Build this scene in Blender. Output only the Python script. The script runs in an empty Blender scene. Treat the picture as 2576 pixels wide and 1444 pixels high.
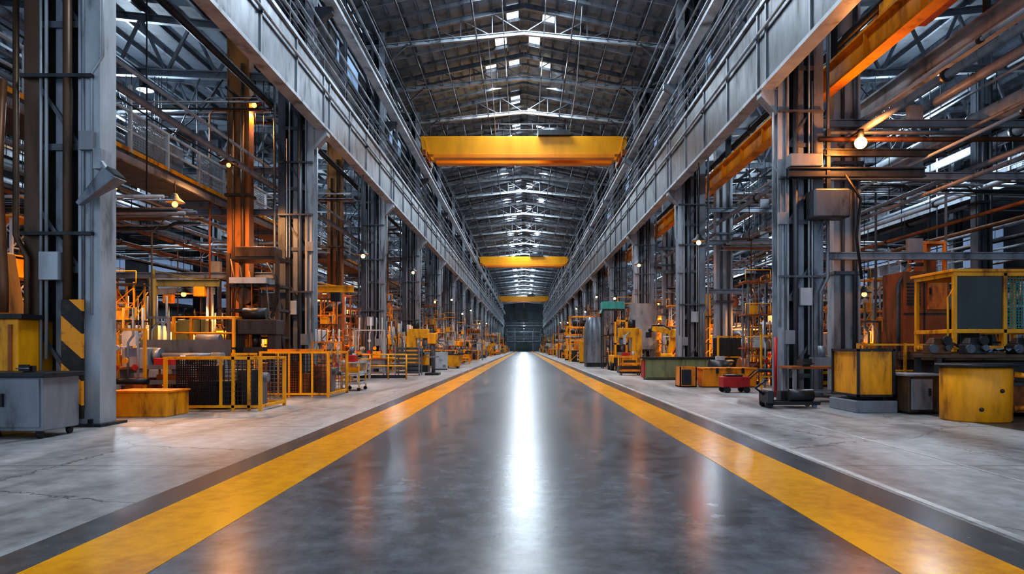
import bpy, math, random
from mathutils import Vector
random.seed(7)
S=bpy.context.scene; COL=S.collection
PI=math.pi; KIDS={}
ORD=['first','second','third','fourth','fifth','sixth','seventh','eighth','ninth','tenth','eleventh','twelfth','thirteenth','fourteenth','fifteenth','sixteenth','seventeenth','eighteenth','nineteenth','twentieth']
for t,w in (('twenty','twentieth'),('thirty','thirtieth'),('forty','fortieth'),('fifty','fiftieth'),('sixty','sixtieth')):
    if t!='twenty': ORD.append(w)
    for k in range(9): ORD.append(t+'-'+ORD[k])
# ---------------------------------------------------------------- mesh builder
def fr(d):
    d=d.normalized(); up=Vector((0,0,1)) if abs(d.z)<.95 else Vector((0,1,0))
    s=d.cross(up).normalized(); return s, s.cross(d).normalized()
class MB:
    def __init__(s): s.v=[]; s.f=[]; s.sm=set()
    def quadbox(s,c):
        n=len(s.v); s.v+=c
        for q in ((0,3,2,1),(4,5,6,7),(0,1,5,4),(1,2,6,5),(2,3,7,6),(3,0,4,7)): s.f.append(tuple(n+i for i in q))
        return s
    def box(s,x0,y0,z0,x1,y1,z1):
        return s.quadbox([(x0,y0,z0),(x1,y0,z0),(x1,y1,z0),(x0,y1,z0),(x0,y0,z1),(x1,y0,z1),(x1,y1,z1),(x0,y1,z1)])
    def cb(s,cx,cy,z0,w,d,h): return s.box(cx-w/2,cy-d/2,z0,cx+w/2,cy+d/2,z0+h)
    def taper(s,cx,cy,z0,w,d,h,w2,d2,ox=0,oy=0):
        a=[(cx-w/2,cy-d/2,z0),(cx+w/2,cy-d/2,z0),(cx+w/2,cy+d/2,z0),(cx-w/2,cy+d/2,z0)]
        cx+=ox; cy+=oy
        b=[(cx-w2/2,cy-d2/2,z0+h),(cx+w2/2,cy-d2/2,z0+h),(cx+w2/2,cy+d2/2,z0+h),(cx-w2/2,cy+d2/2,z0+h)]
        return s.quadbox(a+b)
    def bar(s,p,q,w,h=None):
        h=h or w; p=Vector(p); q=Vector(q); a,u=fr(q-p); a*=w/2; u*=h/2
        return s.quadbox([tuple(x) for x in (p-a-u,p+a-u,p+a+u,p-a+u,q-a-u,q+a-u,q+a+u,q-a+u)])
    def sweep(s,pts,r,n=8,r2=None):
        pts=[Vector(p) for p in pts]; m=len(pts); base=len(s.v)
        for i,p in enumerate(pts):
            d=(pts[min(i+1,m-1)]-pts[max(i-1,0)]); a,u=fr(d)
            rr=r if r2 is None else r+(r2-r)*i/(m-1)
            for k in range(n):
                t=2*PI*k/n; s.v.append(tuple(p+a*math.cos(t)*rr+u*math.sin(t)*rr))
        for i in range(m-1):
            for k in range(n):
                s.sm.add(len(s.f)); s.f.append((base+i*n+k,base+i*n+(k+1)%n,base+(i+1)*n+(k+1)%n,base+(i+1)*n+k))
        s.f.append(tuple(base+k for k in range(n))[::-1]); s.f.append(tuple(base+(m-1)*n+k for k in range(n)))
        return s
    def tube(s,p,q,r,n=8,r2=None): return s.sweep([p,q],r,n,r2)
    def lathe(s,prof,n=20,cx=0,cy=0,z=0):
        base=len(s.v); m=len(prof)
        for r,zz in prof:
            for k in range(n):
                t=2*PI*k/n; s.v.append((cx+r*math.cos(t),cy+r*math.sin(t),z+zz))
        for i in range(m-1):
            for k in range(n):
                s.sm.add(len(s.f)); s.f.append((base+i*n+k,base+i*n+(k+1)%n,base+(i+1)*n+(k+1)%n,base+(i+1)*n+k))
        if prof[0][0]>1e-4: s.f.append(tuple(base+k for k in range(n))[::-1])
        if prof[-1][0]>1e-4: s.f.append(tuple(base+(m-1)*n+k for k in range(n)))
        return s
    def ball(s,c,r,n=12):
        return s.lathe([(max(.0002,r*math.sin(PI*i/6)),-r*math.cos(PI*i/6)) for i in range(7)],n,c[0],c[1],c[2])
    def prism(s,poly,a0,a1,ax='y'):
        n=len(poly); b=len(s.v)
        for a in (a0,a1):
            for p,q in poly:
                s.v.append({'y':(p,a,q),'x':(a,p,q),'z':(p,q,a)}[ax])
        s.f.append(tuple(b+i for i in range(n))); s.f.append(tuple(b+n+i for i in range(n))[::-1])
        for i in range(n):
            j=(i+1)%n; s.f.append((b+i,b+n+i,b+n+j,b+j))
        return s
    def meshpanel(s,p,ux,uz,w,h,st,t=.008):
        p=Vector(p); ux=Vector(ux); uz=Vector(uz)
        k=0
        while k*st<=w+1e-6: s.bar(p+ux*k*st,p+ux*k*st+uz*h,t); k+=1
        k=0
        while k*st<=h+1e-6: s.bar(p+uz*k*st,p+uz*k*st+ux*w,t); k+=1
        return s
    def ibeam(s,p,q,w,h,t=.04):
        p=Vector(p); q=Vector(q)
        a,u=fr(q-p)
        s.bar(p+u*(h/2-t/2),q+u*(h/2-t/2),w,t); s.bar(p-u*(h/2-t/2),q-u*(h/2-t/2),w,t); s.bar(p,q,t,h-2*t)
        return s
    def build(s,name,mat,parent=None,bev=0):
        me=bpy.data.meshes.new(name); me.from_pydata(s.v,[],s.f)
        if s.sm: me.polygons.foreach_set('use_smooth',[i in s.sm for i in range(len(s.f))])
        me.materials.append(mat); me.update()
        o=bpy.data.objects.new(name,me); COL.objects.link(o)
        if parent is not None: o.parent=parent; KIDS.setdefault(parent.name,[]).append(o)
        if bev:
            b=o.modifiers.new('bevel','BEVEL'); b.width=bev; b.segments=2; b.limit_method='ANGLE'
        return o
def P(name,mb,mat,parent,bev=0): return mb.build(name,mat,parent,bev)
def T(name,label,cat,loc=(0,0,0),rz=0,group=None):
    o=bpy.data.objects.new(name,None); COL.objects.link(o); o.empty_display_size=.2
    o.location=loc; o.rotation_euler=(0,0,rz); o['label']=label; o['category']=cat
    if group: o['group']=group
    return o
def tag(o,label,cat,group=None):
    o['label']=label; o['category']=cat
    if group: o['group']=group
    return o
def struct(name,mb,mat,parent=None):
    o=mb.build(name,mat,parent); 
    if parent is None: o['kind']='structure'
    return o
def clone(o,parent=None,loc=None,rz=None,label=None,group=None,sc=None):
    c=o.copy(); COL.objects.link(c)
    if parent is not None: c.parent=parent; KIDS.setdefault(parent.name,[]).append(c)
    if loc is not None: c.location=loc
    if rz is not None: c.rotation_euler=(0,0,rz)
    if sc is not None: c.scale=(sc,sc,sc) if not isinstance(sc,tuple) else sc
    if label: c['label']=label
    if group: c['group']=group
    for k in KIDS.get(o.name,[]): clone(k,c)
    return c
# ---------------------------------------------------------------- materials
def M(name,col,rough=.5,metal=0.,var=.45,scale=2.5,dirt=None,zs=.3,bump=0.,spec=.5):
    m=bpy.data.materials.new(name); m.use_nodes=True; nt=m.node_tree; N=nt.nodes; L=nt.links
    b=N['Principled BSDF']; g=N.new('ShaderNodeNewGeometry'); mp=N.new('ShaderNodeMapping'); mp.inputs['Scale'].default_value=(1,1,zs)
    L.new(g.outputs['Position'],mp.inputs['Vector'])
    n=N.new('ShaderNodeTexNoise'); n.inputs['Scale'].default_value=scale; n.inputs['Detail'].default_value=8; n.inputs['Roughness'].default_value=.65
    L.new(mp.outputs[0],n.inputs['Vector'])
    r=N.new('ShaderNodeValToRGB'); d=dirt or tuple(c*(1-var) for c in col)
    r.color_ramp.elements[0].position=.34; r.color_ramp.elements[0].color=(*d,1)
    r.color_ramp.elements[1].position=.62; r.color_ramp.elements[1].color=(*[min(1,c*1.08) for c in col],1)
    e=r.color_ramp.elements.new(.45); e.color=(*[x*.25+y*.75 for x,y in zip(d,col)],1)
    L.new(n.outputs['Fac'],r.inputs[0]); L.new(r.outputs[0],b.inputs['Base Color'])
    mr=N.new('ShaderNodeMapRange'); mr.inputs[3].default_value=min(1,rough+.18); mr.inputs[4].default_value=max(.29,rough-.12)
    L.new(n.outputs['Fac'],mr.inputs[0]); L.new(mr.outputs[0],b.inputs['Roughness'])
    b.inputs['Metallic'].default_value=metal; b.inputs['Specular IOR Level'].default_value=spec
    if bump:
        bp=N.new('ShaderNodeBump'); bp.inputs['Strength'].default_value=bump; bp.inputs['Distance'].default_value=.02
        L.new(n.outputs['Fac'],bp.inputs['Height']); L.new(bp.outputs[0],b.inputs['Normal'])
    return m
def E(name,col,st):
    m=bpy.data.materials.new(name); m.use_nodes=True; b=m.node_tree.nodes['Principled BSDF']
    b.inputs['Base Color'].default_value=(*col,1); b.inputs['Emission Color'].default_value=(*col,1); b.inputs['Emission Strength'].default_value=st
    return m
STEEL=M('weathered_steel',(.22,.25,.295),.36,.4,.7,2.2)
STEELL=M('pale_grey_paint',(.40,.445,.50),.38,.15,.65,1.4)
DARK=M('dark_steel',(.035,.039,.046),.38,.4,.6,3)
MID=M('mid_grey_steel',(.11,.125,.15),.38,.4,.65,2.5)
BROWN=M('grimy_brown_steel',(.11,.065,.038),.42,.3,.7,2.5)
RUSTC=M('rust_orange_column_paint',(.38,.16,.045),.42,.1,.7,1.6,dirt=(.07,.035,.02))
YEL=M('yellow_paint',(.98,.42,.006),.40,0,.5,2.6,dirt=(.34,.12,.006))
YELR=M('rusty_yellow_paint',(.90,.37,.008),.42,0,.5,3.0,dirt=(.30,.10,.008))
YELC=M('crane_yellow_paint',(1.0,.42,.004),.38,0,.18,.6)
CRO=M('crane_orange_edge_paint',(.98,.30,.004),.40,0,.15,.6)
YELO=M('amber_runway_paint',(.92,.34,.006),.40,0,.5,1.2,dirt=(.40,.12,.008))
ORG=M('orange_paint',(.92,.29,.008),.40,0,.5,2.4,dirt=(.26,.075,.008))
ORGD=M('rust_orange_paint',(.36,.105,.02),.5,0,.5,2.6,dirt=(.10,.035,.015))
GREY=M('grey_enamel',(.23,.25,.29),.42,.15,.6,2.2)
PALE=M('pale_enamel',(.52,.55,.59),.45,0,.5,2.2)
OLIVE=M('olive_paint',(.17,.20,.10),.5,0,.5,2.4)
TEAL=M('teal_sheet',(.05,.36,.33),.5,0,.4,2.4)
RED=M('red_paint',(.46,.015,.015),.42,0,.5,2.4)
BLUE=M('blue_cloth',(.06,.18,.32),.7,0,.5,4)
BLACK=M('black_rubber',(.012,.012,.014),.5,0,.4,4)
COPPER=M('rusty_pipe',(.19,.085,.04),.42,.4,.7,2.5)
SILV=M('silver_foil_cover',(.26,.29,.33),.45,.2,.6,2.0,bump=.3)
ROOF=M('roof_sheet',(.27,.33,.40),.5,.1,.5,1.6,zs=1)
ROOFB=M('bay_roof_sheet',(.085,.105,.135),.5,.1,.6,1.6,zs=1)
WALLM=M('wall_sheet',(.035,.04,.05),.55,.1,.6,.5)
LAMPW=E('warm_bulb',(1,.28,.03),10)
LAMPA=E('amber_bulb',(1,.30,.035),110)
LAMPG=E('glaring_orange_bulb',(1,.30,.04),45)
LAMPC=E('cool_fill_bulb',(.8,.9,1),6)  # bulb glow of the added cool fill lamps
SKYL=E('skylight_glass',(.80,.91,1),2.4)
SKYS=E('bay_skylight_glass',(.70,.86,1),.9)
WIN=E('window_glass',(.45,.65,1),.12)
WINU=E('clerestory_glass',(.4,.6,.9),.08)
GLASS=M('dark_glass',(.03,.045,.05),.29,0,.3,3)
def floor_mat(name,c0,c1,r0,r1,sx,scale,bump,lo=.36,hi=.64,nr=.6,joint=False,det=8,fine=.35):
    m=bpy.data.materials.new(name); m.use_nodes=True; nt=m.node_tree; N=nt.nodes; L=nt.links; b=N['Principled BSDF']
    g=N.new('ShaderNodeNewGeometry'); mp=N.new('ShaderNodeMapping'); mp.inputs['Scale'].default_value=(1,sx,1); L.new(g.outputs['Position'],mp.inputs[0])
    n=N.new('ShaderNodeTexNoise'); n.inputs['Scale'].default_value=scale; n.inputs['Detail'].default_value=det; n.inputs['Roughness'].default_value=nr; n.inputs['Distortion'].default_value=.4; L.new(mp.outputs[0],n.inputs[0])
    n2=N.new('ShaderNodeTexNoise'); n2.inputs['Scale'].default_value=scale*6; n2.inputs['Detail'].default_value=8; n2.inputs['Roughness'].default_value=.65; L.new(g.outputs['Position'],n2.inputs[0])
    mx=N.new('ShaderNodeMix'); mx.data_type='FLOAT'; mx.inputs[0].default_value=fine; L.new(n.outputs['Fac'],mx.inputs[2]); L.new(n2.outputs['Fac'],mx.inputs[3])
    r=N.new('ShaderNodeValToRGB'); r.color_ramp.elements[0].position=lo; r.color_ramp.elements[0].color=(*c0,1); r.color_ramp.elements[1].position=hi; r.color_ramp.elements[1].color=(*c1,1)
    L.new(mx.outputs[0],r.inputs[0]); out=r.outputs[0]
    if joint:
        sp=N.new('ShaderNodeSeparateXYZ'); L.new(g.outputs['Position'],sp.inputs[0])
        a=N.new('ShaderNodeMath'); a.operation='MULTIPLY'; a.inputs[1].default_value=.25; L.new(sp.outputs[1],a.inputs[0])
        f=N.new('ShaderNodeMath'); f.operation='FRACT'; L.new(a.outputs[0],f.inputs[0])
        c=N.new('ShaderNodeMath'); c.operation='LESS_THAN'; c.inputs[1].default_value=.007; L.new(f.outputs[0],c.inputs[0])
        mj=N.new('ShaderNodeMix'); mj.data_type='RGBA'; L.new(c.outputs[0],mj.inputs[0]); L.new(out,mj.inputs[6]); mj.inputs[7].default_value=(.05,.05,.05,1); out=mj.outputs[2]
        vo=N.new('ShaderNodeTexVoronoi'); vo.feature='DISTANCE_TO_EDGE'; vo.inputs['Scale'].default_value=.35; dm=N.new('ShaderNodeMix'); dm.data_type='VECTOR'; dm.inputs[0].default_value=.25
        L.new(g.outputs['Position'],dm.inputs[4]); L.new(n2.outputs['Color'],dm.inputs[5]); L.new(dm.outputs[1],vo.inputs['Vector'])
        vc=N.new('ShaderNodeMath'); vc.operation='LESS_THAN'; vc.inputs[1].default_value=.003; L.new(vo.outputs['Distance'],vc.inputs[0])
        mk_=N.new('ShaderNodeMix'); mk_.data_type='RGBA'; L.new(vc.outputs[0],mk_.inputs[0]); L.new(out,mk_.inputs[6]); mk_.inputs[7].default_value=(.12,.12,.12,1); out=mk_.outputs[2]
    L.new(out,b.inputs['Base Color'])
    mr=N.new('ShaderNodeMapRange'); mr.inputs[1].default_value=.3; mr.inputs[2].default_value=.7; mr.inputs[3].default_value=r0; mr.inputs[4].default_value=r1
    L.new(mx.outputs[0],mr.inputs[0]); L.new(mr.outputs[0],b.inputs['Roughness'])
    if bump:
        bp=N.new('ShaderNodeBump'); bp.inputs['Strength'].default_value=bump; bp.inputs['Distance'].default_value=.008; L.new(n.outputs['Fac'],bp.inputs['Height']); L.new(bp.outputs[0],b.inputs['Normal'])
    return m
AISLE=floor_mat('polished_concrete',(.022,.03,.04),(.20,.228,.262),.268,.21,.3,.6,0,.38,.63,.68,False,9,.4)
SHOULD=floor_mat('worn_pale_concrete',(.10,.103,.108),(.52,.525,.535),.33,.52,.2,.7,.12,.35,.65,.68,True)
BAYF=floor_mat('oily_bay_concrete',(.025,.024,.024),(.12,.115,.11),.3,.5,.6,.8,.2)
STRIPE=floor_mat('yellow_line_paint',(.55,.20,.003),(1.0,.44,.004),.268,.21,.3,1.0,0,.34,.56,.66,False,9,.4)
DBAND=floor_mat('dark_edge_concrete',(.03,.033,.038),(.15,.153,.16),.265,.21,.3,1.0,0,.36,.66,.66,False,9,.4)
WLINE=floor_mat('white_line_paint',(.3,.3,.3),(.75,.75,.74),.35,.5,.5,1.6,.2)
def hazard():
    m=bpy.data.materials.new('hazard_stripes'); m.use_nodes=True; nt=m.node_tree; N=nt.nodes; L=nt.links; b=N['Principled BSDF']
    t=N.new('ShaderNodeTexCoord'); s=N.new('ShaderNodeSeparateXYZ'); L.new(t.outputs['Object'],s.inputs[0])
    a=N.new('ShaderNodeMath'); a.operation='MULTIPLY_ADD'; a.inputs[1].default_value=.9; L.new(s.outputs[0],a.inputs[0]); L.new(s.outputs[2],a.inputs[2])
    y=N.new('ShaderNodeMath'); y.operation='MULTIPLY'; y.inputs[1].default_value=1.2; L.new(a.outputs[0],y.inputs[0])
    f=N.new('ShaderNodeMath'); f.operation='FRACT'; L.new(y.outputs[0],f.inputs[0])
    g=N.new('ShaderNodeMath'); g.operation='GREATER_THAN'; g.inputs[1].default_value=.48; L.new(f.outputs[0],g.inputs[0])
    mx=N.new('ShaderNodeMix'); mx.data_type='RGBA'; mx.inputs[6].default_value=(.014,.012,.01,1); mx.inputs[7].default_value=(.92,.35,.012,1)
    L.new(g.outputs[0],mx.inputs[0])
    n=N.new('ShaderNodeTexNoise'); n.inputs['Scale'].default_value=5; n.inputs['Detail'].default_value=9; n.inputs['Roughness'].default_value=.7; L.new(t.outputs['Object'],n.inputs[0])
    r=N.new('ShaderNodeValToRGB'); r.color_ramp.elements[0].position=.54; r.color_ramp.elements[0].color=(0,0,0,1); r.color_ramp.elements[1].position=.7; r.color_ramp.elements[1].color=(.8,.8,.8,1); L.new(n.outputs['Fac'],r.inputs[0])
    m2=N.new('ShaderNodeMix'); m2.data_type='RGBA'; L.new(r.outputs[0],m2.inputs[0]); L.new(mx.outputs[2],m2.inputs[6]); m2.inputs[7].default_value=(.10,.055,.03,1)
    L.new(m2.outputs[2],b.inputs['Base Color']); b.inputs['Roughness'].default_value=.5
    return m
HAZ=hazard()
# ---------------------------------------------------------------- camera
H=1.4; F=1700.; VX,VY=1318.,875.
cd=bpy.data.cameras.new('camera'); cam=bpy.data.objects.new('camera',cd); COL.objects.link(cam); S.camera=cam
cam.location=(0,0,H); cam.rotation_euler=(PI/2,0,0); cd.sensor_width=36; cd.lens=36*F/2576
cd.shift_x=-(VX-1288)/2576; cd.shift_y=(VY-722)/2576; cd.clip_end=700; cd.clip_start=.05
def G(px,py):
    Y=F*H/(py-VY); return ((px-VX)/F*Y,Y)
Y0,Y1=-4.,272.
# ---------------------------------------------------------------- setting
struct('floor',MB().box(-34,Y0,-.3,34,Y1,0),SHOULD)
struct('floor_aisle',MB().box(-3.5,Y0,0,3.55,Y1-.5,.003),DBAND)
struct('floor_polished',MB().box(-2.36,Y0,.003,2.36,Y1-.6,.005),AISLE)
struct('floor_left',MB().box(-31.9,Y0,0,-8.2,Y1-.5,.003),BAYF); struct('floor_right',MB().box(8.4,Y0,0,31.9,Y1-.5,.003),BAYF)
for s,nm in ((-1,'left'),(1,'right')):
    x0,x1=sorted((s*2.33,s*3.13))
    tag(MB().box(x0,Y0,.004,x1,Y1-.7,.008).build('floor_stripe',STRIPE),'wide yellow painted line along the %s edge of the polished aisle'%nm,'floor marking')
tag(MB().box(3.6,Y0,.0,3.68,Y1-.7,.006).build('floor_line',WLINE),'thin worn white line on the concrete right of the aisle','floor marking')
tag(MB().box(5.2,Y0,.0,5.24,60,.006).build('floor_line',WLINE),'faint pale line along the right concrete walkway beside the machines','floor marking')
EZ,RZ,EX=18.7,20.6,8.8
def roofz(x): return RZ-(RZ-EZ)*abs(x)/EX
rb=MB()
for s in (-1,1):
    rb.quadbox([(0,Y0,RZ),(s*EX,Y0,EZ),(s*EX,Y1,EZ),(0,Y1,RZ),(0,Y0,RZ+.1),(s*EX,Y0,EZ+.1),(s*EX,Y1,EZ+.1),(0,Y1,RZ+.1)])
ceil=struct('ceiling',rb,ROOF)
for s in (-1,1):
    for k in range(12):
        x=s*(.25+k*.77); z=roofz(x)-.1
        P('purlin',MB().box(x-.04,Y0,z-.1,x+.04,Y1,z+.1),STEEL if k%2 else MID,ceil)
wn=[0]
def window(mb,mat):
    wn[0]+=1; return struct('window_%d'%wn[0],mb,mat)
def pane(x0,x1,y0,y1,mat=None):
    z0,z1=roofz(x0)-.03,roofz(x1)-.03
    return window(MB().quadbox([(x0,y0,z0-.02),(x1,y0,z1-.02),(x1,y1,z1-.02),(x0,y1,z0-.02),(x0,y0,z0),(x1,y0,z1),(x1,y1,z1),(x0,y1,z0)]),mat or SKYL)
rp=random.Random(5)
for i in range(36):
    y=18.5+6.25*i; a=rp.uniform(.3,1.0)
    pane(-.98,-.32,y+a,y+a+rp.uniform(1.2,2.4))
    if i%2: a=rp.uniform(3.4,4.2); pane(.32,.98,y+a,y+a+rp.uniform(.8,1.9))
    if i%3==0: a=rp.uniform(3.4,4); pane(-1.75,-1.08,y+a,y+a+rp.uniform(.8,1.6))
    if i%3!=2: a=rp.uniform(.5,1.4); pane(1.07,1.75,y+a,y+a+rp.uniform(.8,1.6))
    if i%4==2: a=rp.uniform(3.4,4); pane(1.84,2.5,y+a,y+a+1.3)
    if i%4==0: a=rp.uniform(.4,1); pane(-2.5,-1.84,y+a,y+a+1.1)
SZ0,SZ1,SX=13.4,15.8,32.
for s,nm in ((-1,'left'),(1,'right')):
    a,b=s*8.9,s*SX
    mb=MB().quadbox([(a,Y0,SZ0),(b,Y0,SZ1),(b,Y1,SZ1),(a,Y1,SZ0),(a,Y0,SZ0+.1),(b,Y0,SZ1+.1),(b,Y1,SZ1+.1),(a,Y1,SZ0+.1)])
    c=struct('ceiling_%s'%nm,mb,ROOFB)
    for k in range(20):
        x=9.4+k*1.15; z=SZ0+(SZ1-SZ0)*(x-8.9)/(SX-8.9)-.1
        P('purlin',MB().box(s*x-.05,Y0,z-.1,s*x+.05,Y1,z+.1),STEEL if k%2 else MID,c)
    struct('wall_%s'%nm,MB().box(min(b,b+s*.2),Y0,0,max(b,b+s*.2),Y1,SZ1),WALLM)
    struct('wall_%s_upper'%nm,MB().box(min(a,a+s*.1),Y0,13.5,max(a,a+s*.1),Y1,EZ),WALLM)
    for k in range(16):
        y=6+k*12.5
        window(MB().box(s*8.86-.02,y+1,15.,s*8.86+.02,y+5,16.4),WINU)
        window(MB().box(s*31.9-.03,y+1.5,5.5,s*31.9+.03,y+10.5,9.5),WIN)
        for xx in ((13.,27.) if k%2 else (20.5,)):
            z=SZ0+(SZ1-SZ0)*(xx-8.9)/(SX-8.9)-.04
            window(MB().box(s*xx-.4,y+3,z-.03,s*xx+.4,y+5.0,z),SKYS)
struct('wall_end',MB().box(-34,Y1,0,34,Y1+.3,20.8),M('end_wall_sheet',(.10,.13,.155),.5,0,.6,.35))
struct('door_1',MB().box(-3.2,Y1-.25,0,3.2,Y1-.02,5.4),M('end_door_paint',(.05,.08,.09),.5,0,.5,.5))
# ---------------------------------------------------------------- columns
def column(name,label,group,zg,mats,y,x,side,zt=18.7,extra=None):
    t=T(name,label,'column',(x,y,0),0 if side<0 else PI,group)
    m1,m2,m3=mats; fy=-1 if side<0 else 1
    def by(a,b): return (a,b) if fy<0 else (-b,-a)
    def bx(mb,x0,y0,z0,x1,y1,z1):
        p,q=by(y0,y1); return mb.box(x0,p,z0,x1,q,z1)
    def yy(v): return v if fy<0 else -v
    P('base_plate',MB().box(-1.3,-.4,0,.35,.4,.05).cb(.1,-.3,.05,.06,.06,.08).cb(-1.1,-.3,.05,.06,.06,.08),m3,t)
    P('inner_leg',MB().box(-.16,-.23,.05,.16,-.2,zt).box(-.16,.2,.05,.16,.23,zt).box(-.015,-.2,.05,.015,.2,zt),m1,t)
    P('outer_leg',MB().box(-1.15,-.2,.05,-.88,-.17,zt).box(-1.15,.17,.05,-.88,.2,zt).box(-1.03,-.17,.05,-1.0,.17,zt),m2,t)
    P('middle_channel',bx(bx(bx(MB(),-.62,-.14,.05,-.46,-.11,zt),-.62,-.11,.05,-.60,.1,zt),-.48,-.11,.05,-.46,.1,zt),STEEL,t)
    P('web_plate',bx(MB(),-.88,.1,.05,-.16,.13,zt),DARK,t)
    l=MB(); z=.6
    while z<zt-1.2:
        l.bar((-.16,yy(-.16),z),(-.9,yy(-.16),z),.06,.12).bar((-.16,yy(-.17),z),(-.9,yy(-.17),z+1.1),.02,.07); z+=2.2
    P('lacing',l,MID,t)
    P('bracket',MB().prism([(.16,zg-.7),(.16,zg-.0),(.62,zg-.0),(.62,zg-.2)],-.18,.18).box(.16,-.22,zg-.03,.66,.22,zg),m1,t)
    P('upper_bracket',MB().prism([(.16,13.2),(.16,13.85),(.8,13.85),(.8,13.65)],-.14,.14),m2,t)
    P('drain_pipe',MB().sweep([(-.33,yy(-.26),.05),(-.33,yy(-.26),zg+1)],.075,10),MID if m2 is not BROWN else m2,t)
    P('conduit',MB().sweep([(-.05,yy(-.26),.3),(-.05,yy(-.26),5.2),(-.1,yy(-.26),zt-3)],.03,8),STEEL,t)
    P('conduit',MB().sweep([(-.72,yy(-.24),1.2),(-.72,yy(-.24),7),(-.72,yy(-.24),zt-4)],.03,8),m1,t)
    P('conduit',MB().sweep([(-.82,yy(-.24),.2),(-.82,yy(-.24),9)],.025,8),STEELL,t)
    P('conduit',MB().sweep([(-1.05,yy(-.26),.2),(-1.05,yy(-.26),3.),(-1.25,yy(-.26),3.4),(-1.25,yy(-.26),zt-6)],.05,8),m2,t)
    P('conduit',MB().sweep([(.1,yy(-.26),2.),(.1,yy(-.26),6.3),(.3,yy(-.26),6.6),(.3,yy(-.26),zg-.7)],.025,8),m1,t)
    P('junction_box',MB().cb(-.15,yy(-.32),1.5,.26,.14,.4),GREY,t,.01); P('junction_box',MB().cb(-.6,yy(-.3),2.6,.34,.16,.5),m1,t,.01); P('junction_box',MB().cb(.05,yy(-.3),4.9,.24,.14,.34),GREY,t,.01)
    for z in (3.4,6.2,8.1): P('clamp',bx(MB(),-1.12,-.34,z,.14,-.23,z+.06),m3,t)
    return t
LX,RX=-7.8,7.4; LY=[12.3+12.5*k for k in range(20)]; RY=[19.5+12.5*k for k in range(19)]
ZL,ZR=9.35,8.8
c0=None
for i,y in enumerate(LY):
    lab='tall pale steel column in the left aisle row, %s from the camera'%ORD[i]
    if i==0:
        c0=column('steel_column','nearest left pale steel column with a yellow and black hazard guard','columns left of the aisle',ZL,(STEELL,BROWN,DARK),y,LX,-1)
    elif i==1: c1=column('steel_column',lab,'columns left of the aisle',ZL,(STEELL,MID,MID),y,LX,-1)
    else: clone(c1,None,(LX,y,0),0,lab)
P('face_plate',MB().box(-.1,-.25,.05,.24,-.235,18.7).box(.225,-.235,.05,.24,.23,18.7),STEELL,c0)
P('hazard_guard',MB().box(-.34,-.42,.15,.02,-.34,2.25).box(-.34,-.34,.15,-.30,.1,2.25),HAZ,c0,.005)
cr=[]
for i,y in enumerate(RY):
    lab='tall grey steel column in the right aisle row, %s from the camera'%ORD[i]
    if i==0: c2=column('steel_column',lab,'columns right of the aisle',ZR,(STEELL,STEEL,MID),y,RX,1); cr.append(c2)
    else: cr.append(clone(c2,None,(RX,y,0),PI,lab))
P('red_hose_pipe',MB().sweep([(.25,.3,.05),(.25,.3,1.7)],.05,8),RED,c2)
m=MB(); n=28
for i in range(11):
    for k in range(n):
        a=2*PI*k/n; w=1+.06*math.sin(k*1.9+i*1.3)+.04*math.sin(i*2.1)
        m.v.append((-.45+.9*w*math.cos(a),.5*w*math.sin(a),1.3+i*.3))
for i in range(10):
    for k in range(n): m.sm.add(len(m.f)); m.f.append((i*n+k,i*n+(k+1)%n,(i+1)*n+(k+1)%n,(i+1)*n+k))
P('protective_wrap',m,SILV,cr[2]); cr[2]['label']='third right column, wrapped in a wrinkled grey foil sheet'
def col2(name,label,group,m1,m2,x,y,zt=13.2):
    t=T(name,label,'column',(x,y,0),0,group)
    P('base_plate',MB().cb(0,0,0,1.,.7,.05),m2,t)
    P('shaft',MB().box(-.38,-.2,.05,.38,-.17,zt).box(-.38,.17,.05,.38,.2,zt).box(-.05,-.17,.05,.05,.17,zt).box(-.4,-.22,.05,-.34,.22,zt).box(.34,-.22,.05,.4,.22,zt),m1,t)
    P('pipe',MB().tube((.2,-.3,.3),(.2,-.3,zt-1.5),.07),m2,t); P('pipe',MB().tube((-.15,-.27,.3),(-.15,-.27,zt-2.5),.05),m2,t)
    for z in (3.6,6.9): P('collar',MB().cb(0,0,z,.9,.7,.1),m2,t)
    return t
a0=b0=None
for i,y in enumerate([24.8+12.5*k for k in range(14)]):
    lab='tall rust orange steel post behind the left aisle columns, %s from the camera'%ORD[i]
    if not a0: a0=col2('steel_post',lab,'second row of posts on the left',RUSTC,BROWN,-10.4,y)
    else: clone(a0,None,(-10.4,y,0),0,lab)
for i,y in enumerate([20.6+12.5*k for k in range(14)]):
    lab='broad pale grey post behind the right aisle columns, %s from the camera'%ORD[i]
    if not b0: b0=col2('steel_post',lab,'second row of posts on the right',STEELL,MID,9.75,y)
    else: clone(b0,None,(9.75,y,0),0,lab)
d0=None
for s,nm in ((-1,'left'),(1,'right')):
    for j,x in enumerate((17.6,24.6)):
        for i in range(11):
            y=26+12.5*i
            lab='dark slim post deep in the %s bay, %s row, %s from the camera'%(nm,('inner','outer')[j],ORD[i])
            if not d0: d0=col2('steel_post',lab,'posts deep in the side bays',MID,DARK,s*x,y)
            else: clone(d0,None,(s*x,y,0),0,lab,sc=(.7,1,1))
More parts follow.
